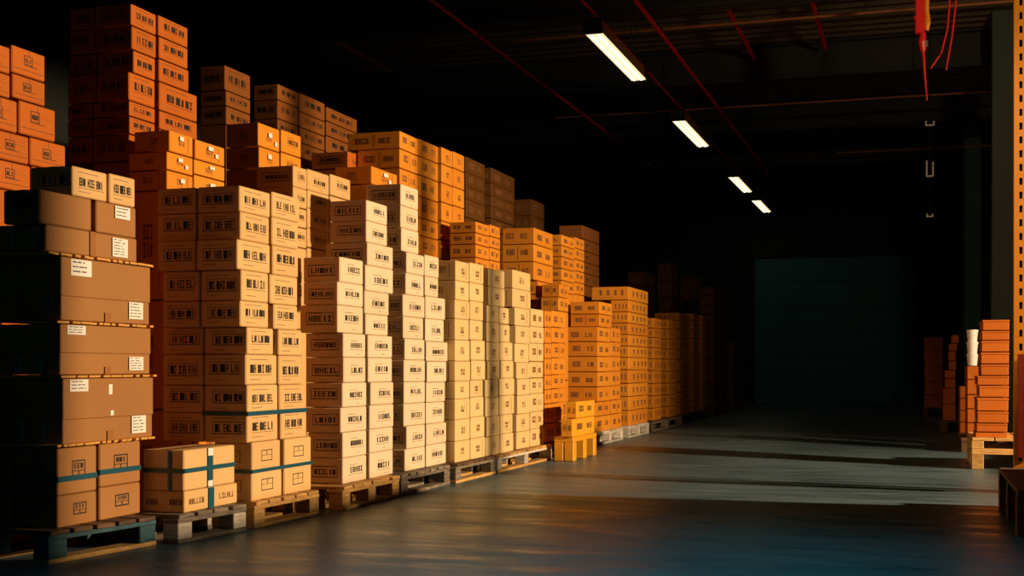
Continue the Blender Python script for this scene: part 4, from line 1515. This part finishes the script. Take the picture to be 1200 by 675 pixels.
double_pallet((.50, 7.25, 0), .9, 1.6, 'dark double-height pallet at the bottom right corner', 'dark_wood', .25)
# unseen cartons added beyond the picture edge to shade the near floor
for k in range(3):
    for j in range(7):
        far_carton((.80, 1.36, 3.3 + j * .78, 4.05 + j * .78, .25 + k * .36 - (.25 if k == 0 and j < 5 else 0), .25 + (k + 1) * .36), 'kraft', 'text')
o = FAR.build('carton_heap', [M[k] for k in FAR_MATS])
tag(o, 'small far and half-hidden cartons of the back and end stacks', 'cartons')
o['kind'] = 'stuff'

# white pails on the short stack
ztop = max(r[7] for r in STACKS['W'][0][2])
for k, wd in enumerate(('lowest', 'middle', 'topmost')):
    z = ztop + k * .128
    root = empty('pail', (.56, 14.52, z), '%s of the three white pails behind the orange tray stack' % wd, 'pail', 'white pails')
    m = MB(); m.tube([(0, 0, 0), (0, 0, .112)], [.047, .058], 20); m.build('body', M['white_plastic'], root)
    m = MB(); m.tube([(0, 0, .106), (0, 0, .126)], [.061, .061], 20); m.build('lid', M['white_plastic'], root)

# pallet rack: orange perforated upright, brace, guard
root = empty('pallet_rack', (.655, 9.75, 0), 'tall orange perforated rack upright at the right picture edge', 'rack')
def perforated(name, x0, x1, y, z0, z1, hole_x, hw, pitch, hh, mat, depth=.08):
    """front plate with real slots, and two side flanges"""
    m = MB()
    z = z0
    while z < z1 - 1e-6:
        zt = min(z + pitch, z1)
        a, b_ = hole_x - hw / 2, hole_x + hw / 2
        ha = z + (pitch - hh) / 2; hb = ha + hh
        m.box(x0, a, y, y + .004, z, zt, .0003); m.box(b_, x1, y, y + .004, z, zt, .0003)
        m.box(a, b_, y, y + .004, z, min(ha, z1), .0003)
        if hb < zt: m.box(a, b_, y, y + .004, hb, zt, .0003)
        z = zt
    m.box(x0, x0 + .004, y + .004, y + depth, z0, z1, .0005); m.box(x1 - .004, x1, y + .004, y + depth, z0, z1, .0005)
    m.box(x0 + .004, x1 - .004, y + depth * .6, y + depth * .6 + .003, z0, z1, .0003, 1)  # black sheet inside, painted shade behind the slots
    return m.build(name, [M[mat], M['black_hole']], root)
perforated('post', 0, .105, 0, .012, 5.2, .045, .022, .098, .05, 'orange_paint')
p2 = perforated('post', 1.0, 1.105, 0, .012, 5.2, 1.06, .022, .098, .05, 'orange_paint')
MB().box(-.03, .135, -.03, .11, 0, .012, .002).build('base_plate', M['dark_red'], root)
MB().box(.97, 1.135, -.03, .11, 0, .012, .002).build('base_plate', M['dark_red'], root)
for z in (.6, 1.6, 2.6, 3.6, 4.6):
    MB().tube([(.10, .05, z), (1.0, .05, z + .5)], .018, 8).build('brace', M['orange_paint'], root)
perforated('post_guard', .022, .16, -.07, .26, .99, .075, .034, .09, .05, 'dark_red', .06)

# ------------------------------------------------------------------ overhead
def ceiling_pipe(name, x, z, y0, y1, r, mat, label, group, step=3.0):
    o = MB().tube([(x, y0, z), (x, y1, z)], r, 10).build(name, M[mat])
    tag(o, label, 'pipe', group)
    k = y0 + .3
    while k < y1:
        m = MB(); m.tube([(x, k, z + r * .6), (x, k, ZC + .02)], .006, 6); m.box(x - r * 1.5, x + r * 1.5, k - .02, k + .02, z + r * .7, z + r * 1.6, .002)
        m.build('hanger', M['steel'], o)
        k += step
    return o
ceiling_pipe('sprinkler_pipe', -5.05, 4.9, 9, 25, .022, 'red_paint', 'thin red ceiling pipe left of the lamps, above the stacks', 'red ceiling pipes', 3.1)
ceiling_pipe('sprinkler_pipe', -2.93, 4.9, 9, 27, .024, 'red_paint', 'red ceiling pipe right of the lamps', 'red ceiling pipes', 2.9)
ceiling_pipe('conduit', -3.45, 4.86, 9, 31, .016, 'red_paint', 'red conduit running straight above the row of lamps', 'red ceiling pipes', 3.3)
ceiling_pipe('sprinkler_pipe', -2.28, 5.42, 16.2, 19.6, .03, 'red_paint', 'short red pipe tight under the roof deck', 'short roof pipes', 2.0)
ceiling_pipe('sprinkler_pipe', -1.24, 5.42, 16.0, 18.6, .03, 'red_paint', 'second short red pipe under the roof deck, farther right', 'short roof pipes', 1.6)
ceiling_pipe('conduit', -7.3, 5.2, 15.2, 17.2, .03, 'rust_pipe', 'short brown pipe at far upper left under the dark roof', 'short roof pipes', 1.5)
for y, z, x0, x1, lab in ((20.7, 5.08, -5.8, 1.6, 'thin rust-brown pipe crossing the roof behind the first beam'), (16.3, 5.25, -5.2, 4.0, 'thin rust-brown pipe crossing the roof near the first lamp'), (26.0, 5.12, -1.5, 1.6, 'short dim rust-brown pipe crossing the far roof')):
    o = MB().tube([(x0, y, z), (x1, y, z)], .018, 8).build('cross_pipe', M['rust_pipe'])
    tag(o, lab, 'pipe', 'rust-brown cross pipes')
    for q in (x0 + .3, (x0 + x1) / 2, x1 - .3):
        MB().tube([(q, y, z + .012), (q, y, ZC + .02)], .006, 6).build('hanger', M['steel'], o)

def lamp(y0, y1, label):
    x, z = -3.45, 4.63
    L = y1 - y0
    root = empty('ceiling_lamp', (x, y0, z), label, 'lamp', 'strip lamps over the row')
    m = MB()          # trough with sloping sides
    w0, w1, h = .105, .07, .15
    for sx in (-1, 1):
        m.quad((sx * w0, 0, .0), (sx * w0, L, .0), (sx * w1, L, h), (sx * w1, 0, h))
        m.quad((sx * (w0 - .006), 0, .002), (sx * (w0 - .006), L, .002), (sx * (w1 - .006), L, h - .006), (sx * (w1 - .006), 0, h - .006))
    m.box(-w1, w1, 0, L, h - .004, h, .001)
    for yy in (0, L - .012):
        m.box(-w1, w1, yy, yy + .012, .0, h - .004, .001)
    m.box(-.03, .03, L * .45, L * .55, h, h + .05, .003)
    m.build('housing', M['housing'], root)
    m = MB(); m.box(-w0 + .012, w0 - .012, .014, L - .014, -.012, .012, .005)
    m.build('diffuser', M['tube'], root)
    for sx in (-.045, .045):
        MB().tube([(sx, .05, -.014), (sx, L - .05, -.014)], .012, 8).build('tube', M['tube_core'], root)
    for yy in (-.05, L):
        MB().box(-w0 - .004, w0 + .004, yy, yy + .05, -.016, h + .01, .006).build('end_cap', M['steel'], root)
    for yy in (.25, L - .25):
        MB().tube([(0, yy, h - .002), (.03, yy, h + .4), (0, yy, ZC - z + .02)], .008, 6).build('suspension_cable', M['steel'], root)
lamp(13.9, 16.35, 'nearest and largest of the four lit strip lamps')
lamp(19.2, 21.6, 'second nearest of the four lit strip lamps')
lamp(25.2, 27.5, 'third nearest of the four lit strip lamps')
lamp(28.9, 31.2, 'farthest and smallest of the four lit strip lamps')

# red hose drop and hanging cables, upper right
root = empty('hose_drop', (.05, 14.6, 5.6), 'red and orange pipe drop hanging from the roof at upper right', 'pipe drop')
MB().box(-.075, .03, -.05, .05, -1.08, .02, .012).build('casing', M['red_paint'], root)
MB().tube([(.045, -.03, .0), (.047, -.03, -.85), (.055, -.03, -.98), (.05, -.03, -1.06)], [.028, .028, .036, .02], 10).build('side_pipe', M['orange_paint'], root)
m = MB()
for z in (-.62, -.92): m.box(-.085, .06, -.06, .06, z, z + .02, .003)
m.build('clamp', M['red_paint'], root)
MB().tube([(.01, 0, -1.08), (.0, 0, -1.17), (.012, 0, -1.27)], [.035, .045, .03], 10).build('coupling', M['red_paint'], root)
MB().box(.025, .06, -.03, .02, -1.23, -1.16, .006).build('valve', M['chrome'], root)
MB().tube([(.012, 0, -1.27), (.025, 0, -1.5), (.05, 0, -1.81)], [.018, .013, .008], 8).build('hose_tail', M['red_paint'], root)
for pts, lab in (([(.36, 14.8, 5.62), (.345, 14.8, 5.0), (.315, 14.8, 4.6), (.25, 14.8, 4.34), (.14, 14.8, 4.18)], 'left of two thin red cables curving down from the roof'),
                 ([(.44, 14.8, 5.62), (.41, 14.8, 4.95), (.36, 14.8, 4.5), (.30, 14.8, 4.15)], 'right of two thin red cables hanging from the roof')):
    P = []
    for a, b in zip(pts, pts[1:]):
        for t in range(5): P.append(tuple(Vector(a).lerp(Vector(b), t / 5)))
    P.append(pts[-1])
    tag(MB().tube(P, .011, 8).build('hanging_cable', M['red_paint']), lab, 'cable', 'red hanging cables')
# small bright brackets hanging one below the other beyond the hose
root = empty('hanging_bracket', (.16, 18.0, 5.48), 'thin rod with small bright metal brackets, right of the end door', 'bracket')
MB().tube([(.0, 0, .14), (.0, 0, -2.62)], .006, 6).build('rod', M['steel'], root)
def uclip(z, w_, h_):
    m = MB()
    m.box(-w_, -w_ + .02, -.02, .02, z, z + h_, .003); m.box(w_ - .02, w_, -.02, .02, z, z + h_ * .9, .003); m.box(-w_ + .02, w_ - .02, -.02, .02, z, z + .02, .003)
    m.build('clip', M['white_plastic'], root)
uclip(-1.36, .06, .07)
uclip(-2.04, .05, .22)
uclip(-2.58, .045, .05)
